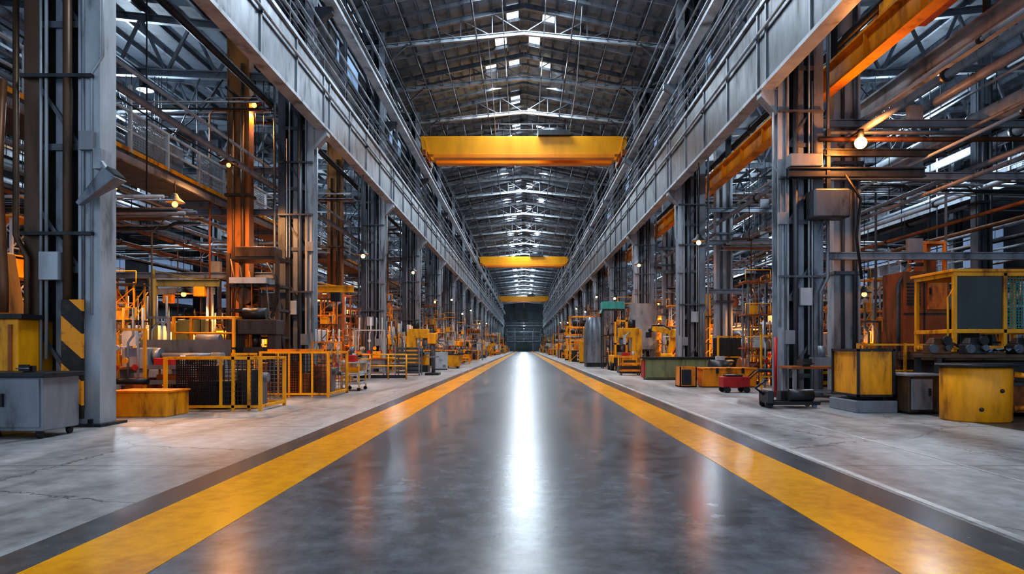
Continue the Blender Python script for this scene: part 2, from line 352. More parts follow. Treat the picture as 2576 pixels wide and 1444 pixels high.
# ---------------------------------------------------------------- runway girders
def girder(side,zb,zt,x,y,label):
    t=T('runway_girder',label,'girder',(x,y,zb),0 if side<0 else PI,'runway girders along the aisle'); h=zt-zb; L=6.24
    P('bottom_flange',MB().box(-.2,-L,0,.2,L,.11),STEELL,t)
    P('web_plate',MB().box(-.08,-L,.11,.12,L,h-.12),STEEL if side<0 else MID,t)
    P('top_flange',MB().box(-.2,-L,h-.12,.2,L,h),STEELL,t)
    for k in range(5): P('stiffener',MB().box(.12,-5.9+k*2.95,.11,.16,-5.8+k*2.95,h-.12),STEEL,t)
    P('side_pipe',MB().tube((.21,-L,h*.66),(.21,L,h*.66),.045,8),STEELL,t)
    P('pipe_bracket',MB().box(.12,-.05,h*.61,.24,.0,h*.63),DARK,t)
    P('crane_rail',MB().box(-.04,-L,h,.04,L,h+.1),MID,t)
    return t
def upbeam(side,x,y,label):
    t=T('crane_rail_beam',label,'beam',(x,y,13.85),0 if side<0 else PI,'upper crane rail beams'); L=6.24
    P('lower_flange',MB().box(-.2,-L,0,.2,L,.05),STEELL,t); P('web',MB().box(-.1,-L,.05,.1,L,.42),STEEL,t)
    P('upper_flange',MB().box(-.2,-L,.42,.2,L,.47),STEELL,t); P('rail',MB().box(-.04,-L,.47,.04,L,.56),MID,t)
    return t
def handrail(side,x,y,z,label):
    t=T('guard_rail',label,'railing',(x,y,z),0,'guard rails on top of the girders')
    for k in range(5): P('post',MB().box(-.02,-5.9+k*2.95,0,.02,-5.86+k*2.95,1.1),MID,t)
    P('top_rail',MB().tube((0,-6.2,1.1),(0,6.2,1.1),.03,6),STEEL,t); P('middle_rail',MB().tube((0,-6.2,.55),(0,6.2,.55),.025,6),MID,t)
    return t
def brace(side,x,y,zt,label):
    t=T('stub_post_brace',label,'brace',(x,y,zt),0,'braced stub posts above the girders'); h=EZ-zt-.2
    P('stub_post',MB().box(-.15,-.15,0,.15,-.12,h).box(-.15,.12,0,.15,.15,h).box(-.02,-.12,0,.02,.12,h),STEEL,t)
    P('diagonal',MB().bar((0,-5.8,h-3.6),(0,5.8,h),.1,.12),MID,t); P('diagonal',MB().bar((.12,5.8,h-3.6),(.12,-5.8,h),.1,.12),MID,t)
    for z in (1.3,2.6,3.9,5.4): P('tie',MB().bar((0,-5.9,z),(0,5.9,z),.1,.14),(MID,STEEL,MID,STEEL)[int(z)%4],t)
    return t
pro={}
for s,nm in ((-1,'left'),(1,'right')):
    zb,zt=(ZL,11.4) if s<0 else (ZR,11.3); gx=-7.38 if s<0 else 6.98; hx=-7.45 if s<0 else 6.98
    for i in range(20):
        y=(6.05 if s<0 else .75)+12.5*i
        for key,fn in (('g',lambda l:girder(s,zb,zt,gx,y,l)),('u',lambda l:upbeam(s,s*7.0,y,l)),('h',lambda l:handrail(s,hx,y,zt,l)),('b',lambda l:brace(s,s*8.3,y,zt,l))):
            if s>0 and key=='b' and i==0: continue
            word={'g':'deep solid steel runway girder over the %s columns, %s span from the camera','u':'pale upper crane rail beam on the %s side, %s span from the camera',
                  'h':'thin steel guard rail on top of the %s girder, %s span from the camera','b':'dark braced stub post above the %s girder, %s bay from the camera'}[key]%(nm,ORD[i])
            if (s,key) not in pro: pro[(s,key)]=fn(word)
            else:
                p=pro[(s,key)]; clone(p,None,(p.location.x,y,p.location.z),None,word)
t=T('yellow_runway_beam','long amber yellow crane beam running behind the right aisle columns','beam',(8.95,0,8.85))
P('web',MB().box(-.04,2,.07,.04,150,.72),YELO,t); P('lower_flange',MB().box(-.17,2,0,.17,150,.07),YELO,t); P('upper_flange',MB().box(-.17,2,.72,.17,150,.79),YELO,t)
for k in range(14): P('hanger',MB().box(-.1,19.5+k*10,.79,.1,19.7+k*10,4.5),DARK,t)
for k in range(34): P('stiffener',MB().box(-.15,5+k*2.5,.07,-.04,5.04+k*2.5,.72),YELO,t)
t=T('steel_runway_beam','wide pale steel beam sloping out of the top right corner','beam',(11.,0,8.75))
P('web',MB().box(-.03,5,.06,.03,24,.5),STEELL,t); P('lower_flange',MB().box(-.16,5,0,.16,24,.06),STEELL,t); P('upper_flange',MB().box(-.16,5,.5,.16,24,.56),STEELL,t)
for y in (8,16,23.5): P('hanger',MB().box(-.06,y,.56,.06,y+.12,4.7),DARK,t)
t=T('crane_carriage','rusty orange crane carriage beneath the roof at the top right','crane',(9.9,16.2,9.95))
P('body',MB().box(-.5,-1.2,0,.8,1.8,.8).box(-.3,-1.8,.2,.5,2.4,.6),ORGD,t,.02); P('motor',MB().tube((.2,-.6,1.),(.2,.6,1.),.3,12),ORG,t)
P('yellow_arm',MB().box(-.65,-1,.1,-.5,1.4,.5),YEL,t); P('hanger',MB().box(.0,-.1,.8,.1,.1,3.45),DARK,t)
# ---------------------------------------------------------------- main roof trusses
def truss(y,label):
    t=T('roof_truss',label,'truss',(0,y,0),0,'trusses under the main roof')
    lo=lambda x: 18.75-.85*abs(x)/8.7
    for s in (-1,1):
        P('rafter',MB().ibeam((s*8.7,0,roofz(8.7)-.36),(0,0,RZ-.36),.2,.3,.04),STEEL,t)
        P('lower_chord',MB().ibeam((s*8.7,0,lo(8.7)),(0,0,lo(0)),.18,.24,.03),STEELL,t)
        P('knee_brace',MB().bar((s*8.5,0,16.2),(s*6.4,0,lo(6.4)),.1),MID,t)
        for k in range(3): P('cross_rafter',MB().bar((s*8.7,1.56*(k+1),roofz(8.7)-.28),(0,1.56*(k+1),RZ-.28),.08,.16),(STEEL,STEELL,STEEL)[k],t)
        for k,xx in enumerate((1.1,2.6,4.6,6.2,7.6)): P('long_strut',MB().tube((s*xx,0,lo(xx)-.05*(k%2)),(s*xx,6.2,lo(xx)-.05*(k%2)),(.03,.045,.03,.05,.035)[k],6),(STEEL,MID,STEEL,MID,STEEL)[k],t)
        for k in range(5):
            a=k*1.74; b=a+1.74; P('web',MB().bar((s*a,0,lo(a)),(s*b,0,roofz(b)-.4),.05).bar((s*b,0,lo(b)),(s*b,0,roofz(b)-.4),.05),MID,t)
    return t
t0=None
for i in range(39):
    y=18.5+6.25*i; lab='shallow pitched roof truss over the aisle, %s from the camera'%ORD[i]
    if not t0: t0=truss(y,lab)
    else: clone(t0,None,(0,y,0),None,lab)
def strs(s,y,label):
    t=T('bay_truss',label,'truss',(0,y,0),0 if s>0 else PI,'trusses under the side bay roofs')
    P('lower_chord',MB().ibeam((9.3,0,11.3),(31.8,0,12.3),.2,.28),STEEL,t); P('upper_chord',MB().ibeam((9.3,0,13.0),(31.8,0,15.4),.2,.28),STEEL,t)
    for k in range(12):
        x=9.4+k*1.86; zl=11.3+(x-9)/22.8; x2=x+.94; zu=12.95+2.4*(x2-9)/22.8
        P('web',MB().bar((x,0,zl),(x2,0,zu),.1).bar((x2,0,zu),(x+1.86,0,zl+.08),.1),STEEL,t)
    for k in range(5): P('bottom_strut',MB().tube((10.5+k*3.6,0,11.3+(1.5+k*3.6)/22.8),(10.5+k*3.6,6.2,11.3+(1.5+k*3.6)/22.8),.05,6),(STEEL,MID,STEELL,MID,STEEL)[k],t)
    return t
s0=None
for s,nm in ((-1,'left'),(1,'right')):
    for i in range(19):
        y=12.3+6.25*i; lab='grey lattice truss under the %s bay roof, %s from the camera'%(nm,ORD[i])
        if not s0: s0=strs(s,y,lab)
        else: clone(s0,None,(0,y,0),0 if s>0 else PI,lab)
def gallery(y,zs,label):
    t=T('end_gallery',label,'gallery',(0,y,0),0,'galleries across the far end')
    for x in (-6.2,-3.4,3.4,6.2): P('post',MB().cb(x,0,0,.25,.25,zs[-1]),MID,t)
    for z in zs:
        P('deck',MB().box(-6.4,-.6,z,6.4,.6,z+.2),STEEL,t); P('guard_rail',MB().tube((-6.4,-.6,z+1.2),(6.4,-.6,z+1.2),.04,6).tube((-6.4,-.6,z+.7),(6.4,-.6,z+.7),.03,6).tube((-6.4,-.6,z+.2),(-6.4,-.6,z+1.2),.04,6).tube((0,-.6,z+.2),(0,-.6,z+1.2),.04,6).tube((6.4,-.6,z+.2),(6.4,-.6,z+1.2),.04,6),STEELL,t)
    P('cross_brace',MB().bar((-6.2,0,zs[0]),(-3.4,0,zs[-1]),.12).bar((6.2,0,zs[0]),(3.4,0,zs[-1]),.12),MID,t)
gallery(240,(5.2,9.2),'nearer dark gallery with pale railings across the far end of the hall'); gallery(258,(3.8,7.4),'farther dark gallery across the far end of the hall before the end wall')
# ---------------------------------------------------------------- bridge cranes
def crane(y,label):
    t=T('bridge_crane',label,'crane',(0,y,14.4),0,'yellow bridge cranes over the aisle')
    for yy in (0,1.5):
        P('main_girder',MB().prism([(-6.75,.66),(6.75,.66),(7.1,1.9),(6.7,1.95),(-6.7,1.95),(-7.1,1.9)],yy-.3,yy+.3),YELC,t,.02)
        P('bottom_flange',MB().box(-6.4,yy-.36,.4,6.4,yy+.36,.66),CRO,t,.01)
    for s in (-1,1):
        c=P('end_carriage',MB().box(s*7.0-.18,-1.0,.38,s*7.0+.18,2.6,.8),ORGD,t,.02)
        P('end_plate',MB().prism([(s*6.75,.8),(s*7.15,.8),(s*7.3,1.9),(s*7.05,1.95)],-.36,-.3).prism([(s*6.75,.8),(s*7.15,.8),(s*7.3,1.9),(s*7.05,1.95)],1.8,1.86),YEL,t)
        for yy in (-.6,2.1): P('wheel',MB().tube((s*7.0-.12,yy,.23),(s*7.0+.12,yy,.23),.22,14),DARK,c)
    P('trolley',MB().box(1.0,-.6,1.95,3.2,2.2,2.3).tube((1.4,.8,2.5),(2.8,.8,2.5),.4,12),DARK,t)
    r=MB().tube((-6.6,-.25,2.8),(6.6,-.25,2.8),.025,6).tube((-6.6,-.25,2.4),(6.6,-.25,2.4),.02,6)
    for k in range(12): r.tube((-6.6+k*1.2,-.25,1.95),(-6.6+k*1.2,-.25,2.8),.02,6)
    P('hand_rail',r,MID,t)
    return t
k0=crane(48.,'nearest and largest yellow bridge crane spanning the aisle')
clone(k0,None,(0,111,14.4),None,'second yellow bridge crane midway down the hall'); clone(k0,None,(0,196,14.4),None,'farthest small yellow bridge crane near the end wall')
tag(MB().sweep([(-2.1,40,19.6),(-2.05,45,18),(-2,47.6,16.5)],.025,6).build('hanging_cable',PALE),'thin pale cable hanging from the roof to the crane, left one','cable')
tag(MB().sweep([(3.1,36,19.6),(3.3,42,18),(3.2,47.6,16.5)],.025,6).build('hanging_cable',PALE),'thin pale cable hanging from the roof to the crane, right one','cable')
# ---------------------------------------------------------------- pipes, ducts, bundles overhead
def zch(x): return 11.16+(abs(x)-9)/22.8
def opipe(x,z,r,mat,label,y0=8.,y1=128.):
    t=T('overhead_pipe',label,'pipe',(x,0,z),0)
    P('pipe',MB().tube((0,y0,0),(0,y1,0),r,10),mat,t)
    y=12.3
    while y<y1:
        if y>y0: P('hanger',MB().tube((0,y,0),(0,y,zch(x)-z),.015,5),DARK,t); P('flange',MB().tube((0,y+2.9,0),(0,y+3.02,0),r*1.5,10),DARK,t)
        y+=12.5
names=['pale','rusty','dark','thin grey','orange','silver']
mm=[STEELL,COPPER,DARK,GREY,ORGD,SILV]
LFT={11.4:13.85,12.3:14.1,10.9:13.1,14.9:14.4,10.3:9.85,12.9:13.3,11.7:14.6,11.3:13.55}
for s,nm in ((-1,'left'),(1,'right')):
    i=0
    for x,z,r,m in ((9.55,7.55,.10,3),(9.35,10.4,.12,2),(11.4,5.75,.06,3),(12.3,8.75,.14,3),(13.4,6.75,.08,3),(16.3,9.0,.12,2),(16.9,7.3,.10,0),(16.6,5.75,.08,1),(19,8.2,.14,5),(21,6.75,.12,3),(23,8.8,.16,0),(26,7.3,.14,2),(10.9,10.7,.08,3),(14.9,5.75,.06,4),(20.2,10.3,.2,3),(10.3,8.35,.05,0),(12.9,7.75,.05,3),(11.7,9.3,.06,2),(15.3,10.1,.05,0),(18.4,5.6,.06,3),(22.3,5.4,.07,1),(11.3,6.75,.045,0)):
        if s<0: x=LFT.get(x,x)
        opipe(s*x,z,r,mm[m],'%s overhead pipe in the %s bay, %s line in hanging order'%(names[m],nm,ORD[i])); i+=1
    for j,(z,r) in enumerate(((12.2,.05),(12.7,.06),(13.15,.04),(15.3,.06),(16.2,.07),(17.1,.05))):
        xx=-7.45+.06*(j%3) if s<0 else 7.08-.06*(j%3)
        tag(MB().tube((xx,4,z),(xx,245,z),r,8).build('overhead_pipe',STEEL if j%2 else STEELL),'slim steel pipe above the %s girder, %s from the bottom'%(nm,ORD[j]),'pipe')
def duct(s,x,z,r,label):
    t=T('air_duct',label,'duct',(s*x,0,z))
    P('trunk',MB().tube((0,14,0),(0,124,0),r,16),SILV,t)
    for k in range(34): P('seam_ring',MB().tube((0,15+k*3.1,0),(0,15.08+k*3.1,0),r*1.06,16),STEEL,t)
    for k in range(9): P('hanger',MB().box(-.03,18.5+k*12.5,r,.03,18.6+k*12.5,zch(x)-z),DARK,t)
duct(1,14.2,8.4,.36,'silver air duct hanging in the right bay'); duct(-1,15.2,8.4,.36,'silver air duct hanging in the left bay')
def bundle(s,y,z,label,x0,x1,seed):
    t=T('conduit_bundle',label,'conduits',(0,y,z),0 if s>0 else PI,'conduit bundles crossing the side bays'); rnd=random.Random(seed)
    for k in range(12):
        yy=-1.32+k*.22; dz=rnd.uniform(-.2,.2); xb=x0+rnd.uniform(.5,8); rr=rnd.choice((.02,.03,.035,.05)); mt=(STEEL,COPPER,DARK,STEEL,STEELL,MID,STEELL,ORGD,BLACK,STEELL,STEEL,PALE)[k]
        if k%3==1: pts=[(x0,yy,dz),(xb,yy,dz),(xb+.15,yy,dz-.15),(xb+.15,yy,-z+rnd.uniform(1.2,2.6))]
        else: pts=[(x0,yy,dz),(xb,yy,dz),(xb+.3,yy,dz-.35*rnd.random()),(x1,yy,dz-.35)]
        P('conduit',MB().sweep(pts,rr,6),mt,t)
    for xx in (x0+1,x0+8):
        P('support_channel',MB().box(xx,-1.4,.24,xx+.1,1.3,.3),DARK,t); P('drop_rod',MB().tube((xx+.05,0,.3),(xx+.05,0,zch(xx+.05)-z),.02,5),DARK,t)
    return t
bp={}
for s,nm in ((-1,'left'),(1,'right')):
    for i in range(17):
        y=18.55+6.25*i
        if s>0 and i==0: continue
        z=((5.15,10.2,6.05,9.6) if s<0 else (5.15,7.35,6.05,9.6))[i%4]
        lab='bundle of conduits and pipes crossing the %s bay, %s from the camera'%(nm,ORD[i])
        kk=(s,i%4)
        if kk not in bp: bp[kk]=bundle(s,y,z,lab,9.3,17.4 if z<6.5 and s>0 else 29,i*7+s)
        else: clone(bp[kk],None,(0,y,z),None,lab)
rnd=random.Random(11)
for s,nm in ((-1,'left'),(1,'right')):
    for i in range(28):
        x0=rnd.uniform(9.4,13); x1=x0+rnd.uniform(3,8); y=24.8+6.25*(i//2); sg=rnd.uniform(.8,2.6); za,zb=zch(x0)+.02,zch(x1)+.02
        pts=[(s*(x0+(x1-x0)*k/10),y+rnd.uniform(-.02,.02),za+(zb-za)*k/10-sg*4*(k/10)*(1-k/10)) for k in range(11)]
        tag(MB().sweep(pts,.025,6).build('sagging_cable',MID if i%2 else BLACK),'%s sagging cable slung below a truss in the %s bay, %s from the camera'%('grey' if i%2 else 'black',nm,ORD[i//2]),'cable','sagging cables in the side bays')
tb=None
for s,nm in ((-1,'left'),(1,'right')):
    ys=[24.8+12.5*k for k in range(11)] if s<0 else [19.5+12.5*k for k in range(11)]
    for i,y in enumerate(ys):
        for j,z in enumerate((4.1,6.45,8.0)):
            lab='%s grey tie beam off the %s column row, %s column from the camera'%(('low','middle','high')[j],nm,ORD[i])
            if not tb:
                tb=T('tie_beam',lab,'beam',(s*8.9,y+.4,z),0 if s>0 else PI,'tie beams beside the columns')
                P('beam',MB().ibeam((-1.2,0,0),(6.5,0,0),.16,.22,.03),STEEL,tb); P('cleat',MB().box(-1.1,-.1,-.15,-.9,.1,-.11),DARK,tb); P('switch_box',MB().cb(2.6,0,.11,.4,.2,.4),GREY,tb)
            else: clone(tb,None,(s*8.9,y+.4,z),0 if s>0 else PI,lab)
def mezz(label,loc,s,y0,y1,zh,top=False):
    t=T('mezzanine_walkway',label,'walkway',loc)
    xa,xb=sorted((0,s*1.9)); n=int((y1-y0)/2)
    P('deck',MB().box(xa,y0,-.12,xb,y1,0),MID,t); P('edge_beam',MB().box(-.05,y0,-.3,.05,y1,-.12),STEELL,t); P('toe_board',MB().box(-.02,y0,.0,.03,y1,.12),YEL,t)
    for x in (0,s*1.85):
        P('top_rail',MB().tube((x,y0,1.15),(x,y1,1.15),.05,8),PALE,t); P('middle_rail',MB().tube((x,y0,.6),(x,y1,.6),.04,8),PALE,t)
    for k in range(n): P('post',MB().box(-.045,y0+k*2,0,.045,y0+.09+k*2,1.15 if k%3 else 1.9),PALE,t)
    for k in range(0,10,2): P('mesh_panel',MB().meshpanel((0,y0+2.2+k*2,.2),(0,1,0),(0,0,1),1.7,.95,.08,.016),STEELL,t)
    y=12.42
    while y<y1:
        if y>y0: P('hanger_rod',MB().tube((s*.95,y,0),(s*.95,y,zh),.03,6),STEEL,t); P('cross_bearer',MB().box(xa,y-.08,-.3,xb,y+.08,-.12),STEEL,t)
        y+=6.25
    P('equipment_box',MB().box(s*.9-.4,y0+8,0,s*.9+.4,y0+10,1.2),GREY,t,.02); P('handrail_cable',MB().sweep([(0,y0,1.4),(.05,y0+8,1.3),(0,y0+16,1.5),(.03,y0+30,1.4)],.025,6),BLACK,t)
mezz('steel walkway with pale railing and yellow edge above the left bay',(-11.1,0,6.9),-1,13,60,4.3)
mezz('raised walkway with thin railing and yellow edge in the right bay',(18.1,0,4.4),1,26.5,100,7.0)
mezz('second higher walkway with pale railing deep in the left bay',(-19.4,0,8.9),-1,20,90,2.6)
mezz('upper walkway with pale railing deep in the right bay',(21.6,0,8.9),1,22,90,2.7)
# ---------------------------------------------------------------- lamps
def lamp(label,loc,L,warm=True,en=300,shade=None,br=.12,bm=None):
    t=T('pendant_lamp',label,'lamp',loc,0,None)
    P('cord',MB().tube((0,0,.3),(0,0,L),.015,6),BLACK,t); P('lamp_shade',MB().lathe([(.06,.34),(.09,.3),(.12,.22),(.28,.08),(.30,.05),(.27,.07),(.1,.2)],20),shade or DARK,t)
    P('bulb',MB().ball((0,0,-.0),br),bm or (LAMPW if warm else LAMPC),t)
    ld=bpy.data.lights.new('lamp_light','SPOT' if warm else 'POINT'); ld.energy=en; ld.color=(1,.42,.11) if warm else (.70,.86,1); ld.shadow_soft_size=.1 if warm else .3
    if warm: ld.spot_size=math.radians(156); ld.spot_blend=.6
    lo=bpy.data.objects.new('lamp_light',ld); COL.objects.link(lo); lo.parent=t; lo.location=(0,0,-.28 if warm else -.4); KIDS.setdefault(t.name,[]).append(lo)
    return t
w0=v0=z0=None
for s,nm in ((-1,'left'),(1,'right')):
    for i in range(17):
        y=29.5+6.9*i+(0 if s<0 else 3); x=s*(11.6+(i%3)*.35); z=4.1+(i*7%5)*.4
        lab='warm glowing pendant lamp behind the %s columns, %s from the camera'%(nm,ORD[i])
        if not w0: w0=lamp(lab,(x,y,z),11.25-z,True,1200,None,.10)
        else: clone(w0,None,(x,y,z),None,lab)
    for i in range(9):
        y=27.8+12.5*i; x=s*(14.0+(i%2)*2)
        lab='low orange work lamp over the machines in the %s bay, %s from the camera'%(nm,ORD[i])
        clone(w0,None,(x,y,3.6),None,lab)
    for i,(dy,z) in enumerate(((2,5.6),(16,6.4),(27,5.2),(40,6.3),(52,5.5),(65,6.6),(83,5.4),(104,6.2))):
        y=(29 if s<0 else 25)+dy; x=s*(7.38 if s<0 else 6.98); zg=ZL if s<0 else ZR
        lab='small amber lamp hung under the %s runway girder, %s from the camera'%(nm,ORD[i])
        if (s,'x') not in pro: pro[(s,'x')]=lamp(lab,(x,y,z),zg-z,True,140,None,.09,LAMPA)
        else: clone(pro[(s,'x')],None,(x,y,z),None,lab)
    for i in range(5):
        lab='added cool white fill lamp under the %s bay roof, %s from the camera'%(nm,ORD[i]); y=31.05+25*i  # added lamps, brighten the steel under the bay roofs
        if not v0: v0=lamp(lab,(s*18.6,y,10.6),zch(18.6)-10.6,False,1200,None,.08)
        else: clone(v0,None,(s*18.6,y,10.6),None,lab)
        lab='added cool white fill lamp high behind the %s aisle columns, %s from the camera'%(nm,ORD[i]); y=24.8+25*i  # second added row, cool fill for the upper bays
        if not z0: z0=lamp(lab,(s*13.9,y,10.8),zch(13.9)-10.8,False,650,None,.06)
        else: clone(z0,None,(s*13.9,y,10.8),None,lab)
t=T('bulkhead_lamp','bright bare orange lamp near the switch boxes at the upper right','lamp',(9.12,18.3,6.95))
P('bulb',MB().ball((0,0,0),.16,18),LAMPG,t); P('socket',MB().tube((0,0,.13),(0,0,.36),.08,10),DARK,t); P('bracket_arm',MB().bar((0,-.02,.33),(0,.6,.33),.05),DARK,t)
ld=bpy.data.lights.new('lamp_light','POINT'); ld.energy=200; ld.color=(1,.36,.09); ld.shadow_soft_size=.12
lo=bpy.data.objects.new('lamp_light',ld); COL.objects.link(lo); lo.parent=t; lo.location=(-.05,-.3,-.05)
lamp('small tin shade lamp hanging under the left walkway edge',(-10.95,21.2,5.9),.72,True,420,STEELL,.09)
lamp('pinkish lamp high in the left bay above the walkway',(-9.9,24.8,10.3),.9,True,300,None,.09)
lamp('warm lamp beside the furnace cabinet at the far left',(-10.2,15.5,5.2),5.9,True,650,None,.08)
lamp('added warm lamp above the machine tower beside the rust orange post',(-9.7,22.2,7.4),3.8,True,900,None,.07)  # added lamp, gives the left post its orange glow
lamp('added cool fill lamp in front of the far end door',(0,247,8.4),9.9,False,1800,None,.1)  # added lamp, lifts the dark far end
# ---------------------------------------------------------------- machine kinds
def k_press(c,a):
    t=T('hydraulic_press','','press')
    P('base',MB().cb(0,0,0,1.9,1.3,.5).cb(0,0,.5,1.2,.9,.25),a,t,.02)
    for s in (-1,1): P('upright',MB().cb(s*.75,0,.5,.32,.7,1.9),c,t,.015)
    P('crown',MB().cb(0,0,2.4,1.95,.9,.6),c,t,.03); P('ram',MB().cb(0,0,1.5,.8,.6,.4).tube((0,0,1.9),(0,0,2.4),.16,12),DARK,t)
    P('motor',MB().tube((-.5,0,3.25),(.45,0,3.25),.25,12),DARK,t); P('control_box',MB().cb(1.15,-.4,1.1,.35,.25,.6),PALE,t,.01); P('hose',MB().sweep([(.4,.3,3.1),(.8,.5,2.8),(.95,.5,1.6),(.95,.4,.4)],.04,8),BLACK,t)
    return t
def k_lathe(c,a):
    t=T('metal_lathe','','lathe')
    P('pedestal',MB().cb(-1.1,0,0,.8,.8,.75),a,t,.02); P('pedestal',MB().cb(1.1,0,0,.7,.8,.75),a,t,.02); P('bed',MB().box(-1.5,-.32,.75,1.5,.32,1.0),c,t,.02)
    P('headstock',MB().cb(-1.1,0,1.0,.8,.75,.65),c,t,.04); P('chuck',MB().tube((-.7,0,1.4),(-.5,0,1.4),.24,16),STEEL,t); P('tailstock',MB().taper(1.2,0,1.,.45,.5,.5,.3,.3),c,t,.02)
    P('carriage',MB().cb(.2,0,1.,.5,.9,.2).cb(.2,-.2,1.2,.25,.25,.2),DARK,t); P('splash_guard',MB().box(-1.4,.42,.75,1.4,.46,1.9),MID,t); P('control_panel',MB().cb(-1.2,-.45,1.7,.4,.12,.45).tube((-1.2,-.4,1.65),(-1.2,-.4,1.75),.04,8),PALE,t)
    P('workpiece',MB().tube((-.5,0,1.4),(1.0,0,1.4),.09,12),STEEL,t)
    return t
def k_mill(c,a):
    t=T('milling_machine','','milling machine')
    P('base',MB().cb(0,0,0,1.1,1.3,.4),a,t,.02); P('frame',MB().taper(0,.35,.4,.75,.6,2.0,.55,.5),c,t,.03); P('head',MB().box(-.3,-.65,1.95,.3,.45,2.5),c,t,.04)
    P('spindle',MB().tube((0,-.45,1.55),(0,-.45,1.95),.14,12).tube((0,-.45,1.3),(0,-.45,1.55),.06,10),STEEL,t); P('knee',MB().cb(0,-.3,.4,.5,.7,.6),c,t); P('table',MB().cb(0,-.35,1.0,1.7,.5,.14),STEEL,t,.01)
    P('handwheel',MB().tube((-.9,-.35,1.05),(-.94,-.35,1.05),.17,14),DARK,t); P('motor',MB().tube((0,.1,2.5),(0,.1,2.95),.2,12),DARK,t); P('control_panel',MB().cb(.65,-.4,1.6,.35,.12,.5).bar((.25,0,2.3),(.65,-.35,2.05),.05),PALE,t)
    return t
def k_cage(c,a,w=2.2,d=1.5,h=1.25,dense=.07):
    t=T('guard_cage','','cage')
    for sx in (-1,1):
        for sy in (-1,1): P('post',MB().cb(sx*w/2,sy*d/2,0,.07,.07,h),c,t)
    r=MB()
    for z in (.1,h-.03):
        for sy in (-1,1): r.box(-w/2,sy*d/2-.03,z-.03,w/2,sy*d/2+.03,z+.03)
        for sx in (-1,1): r.box(sx*w/2-.03,-d/2,z-.03,sx*w/2+.03,d/2,z+.03)
    r.box(.15,-d/2-.025,.1,.2,-d/2+.025,h)
    P('rail',r,c,t); P('mesh_panel',MB().meshpanel((-w/2+.25,-d/2,.14),(1,0,0),(0,0,1),w*.42,h-.2,dense,.022),BLACK,t); P('mesh_panel',MB().meshpanel((.25,-d/2,.14),(1,0,0),(0,0,1),w/2-.3,h-.2,.1,.014),DARK,t)
    P('mesh_panel',MB().meshpanel((-w/2+.05,d/2,.15),(1,0,0),(0,0,1),w-.1,h-.22,.1,.014),STEEL,t)
    P('inner_machine',MB().cb(-.3,0,.05,.9,.7,.6).tube((.5,0,.1),(.5,0,.9),.25,12).cb(-.4,.1,.65,.4,.4,.35),a,t,.02); P('inner_gearbox',MB().cb(.45,.4,.05,.5,.4,.75).tube((.1,.4,.7),(.8,.4,.7),.12,10),GREY,t,.02)
    return t
def k_rack(c,a):
    t=T('storage_rack','','rack')
    for sx in (-1,1):
        for sy in (-1,1): P('post',MB().cb(sx*1.2,sy*.42,0,.08,.08,2.9),c,t)
    for k in range(4): P('shelf',MB().box(-1.2,-.45,.3+k*.8,1.2,.45,.36+k*.8),a,t)
    P('back_brace',MB().bar((-1.2,.44,.3),(1.2,.44,2.8),.03).bar((1.2,.44,.3),(-1.2,.44,2.8),.03),c,t)
    rnd=random.Random(3)
    for k in range(3):
        x=-1.05; j=0
        while x<.8:
            w=rnd.uniform(.25,.5); h=rnd.uniform(.2,.55); P('stored_part',MB().box(x,-.35,.36+k*.8,x+w,.3,.36+k*.8+h),(GREY,ORGD,YEL,MID)[(j+k)%4],t,.02); x+=w+.06; j+=1
    return t
def k_bench(c,a):
    t=T('workbench','','workbench')
    P('top',MB().box(-1.1,-.45,.86,1.1,.45,.93),a,t,.008)
    for sx in (-1,1):
        for sy in (-1,1): P('leg',MB().cb(sx*1.0,sy*.37,0,.08,.08,.86),c,t)
    P('lower_shelf',MB().box(-1.0,-.4,.25,1.0,.4,.29),c,t); dw=P('drawer_unit',MB().box(.3,-.42,.45,.95,.38,.86),c,t,.01); P('handle',MB().box(.5,-.46,.66,.75,-.43,.69),STEEL,dw)
    P('vice',MB().cb(-.7,-.2,.93,.2,.35,.16).cb(-.7,-.42,.96,.22,.06,.16).tube((-.85,-.48,1.),(-.55,-.48,1.),.012,6),DARK,t)
    P('fixture',MB().cb(-.1,.1,.93,.5,.4,.22).tube((-.1,.1,1.15),(-.1,.1,1.45),.1,10),STEEL,t); P('fixture',MB().cb(.6,.05,.93,.35,.3,.3),YEL,t,.02)
    return t
def k_robot(c,a):
    t=T('robot_arm','','robot')
    P('base',MB().lathe([(.5,0),(.5,.2),(.34,.3),(.34,.6)],18),a,t); P('turret',MB().cb(0,0,.6,.7,.55,.5),c,t,.05)
    P('lower_arm',MB().bar((0,-.1,.95),(-.35,-.1,2.15),.3,.34).tube((-.35,-.3,2.15),(-.35,.25,2.15),.24,14),c,t,.02); P('forearm',MB().bar((-.35,0,2.2),(.9,0,2.45),.26,.28),c,t,.03)
    P('wrist',MB().tube((.9,0,2.45),(1.1,0,2.3),.13,12).cb(1.15,0,1.95,.25,.2,.3),DARK,t); P('cable',MB().sweep([(-.2,.2,.8),(-.6,.25,1.5),(-.5,.2,2.2),(.2,.2,2.6),(.9,.1,2.6)],.035,7),BLACK,t)
    return t
def k_cab(c,a):
    t=T('control_cabinet','','cabinet')
    P('plinth',MB().box(-.7,-.33,0,.7,.33,.1),DARK,t); P('body',MB().box(-.72,-.35,.1,.72,.35,2.05),c,t,.015)
    for s in (-1,1):
        d=P('door',MB().box(min(s*.02,s*.68),-.38,.16,max(s*.02,s*.68),-.35,1.98),c,t,.008); P('handle',MB().box(s*.1-.02,-.42,1.0,s*.1+.02,-.38,1.2),BLACK,d)
    v=MB()
    for k in range(6): v.box(.2,-.392,.3+k*.05,.55,-.38,.32+k*.05)
    P('vent',v,DARK,t); P('beacon',MB().tube((.5,0,2.05),(.5,0,2.3),.05,8),a,t)
    return t
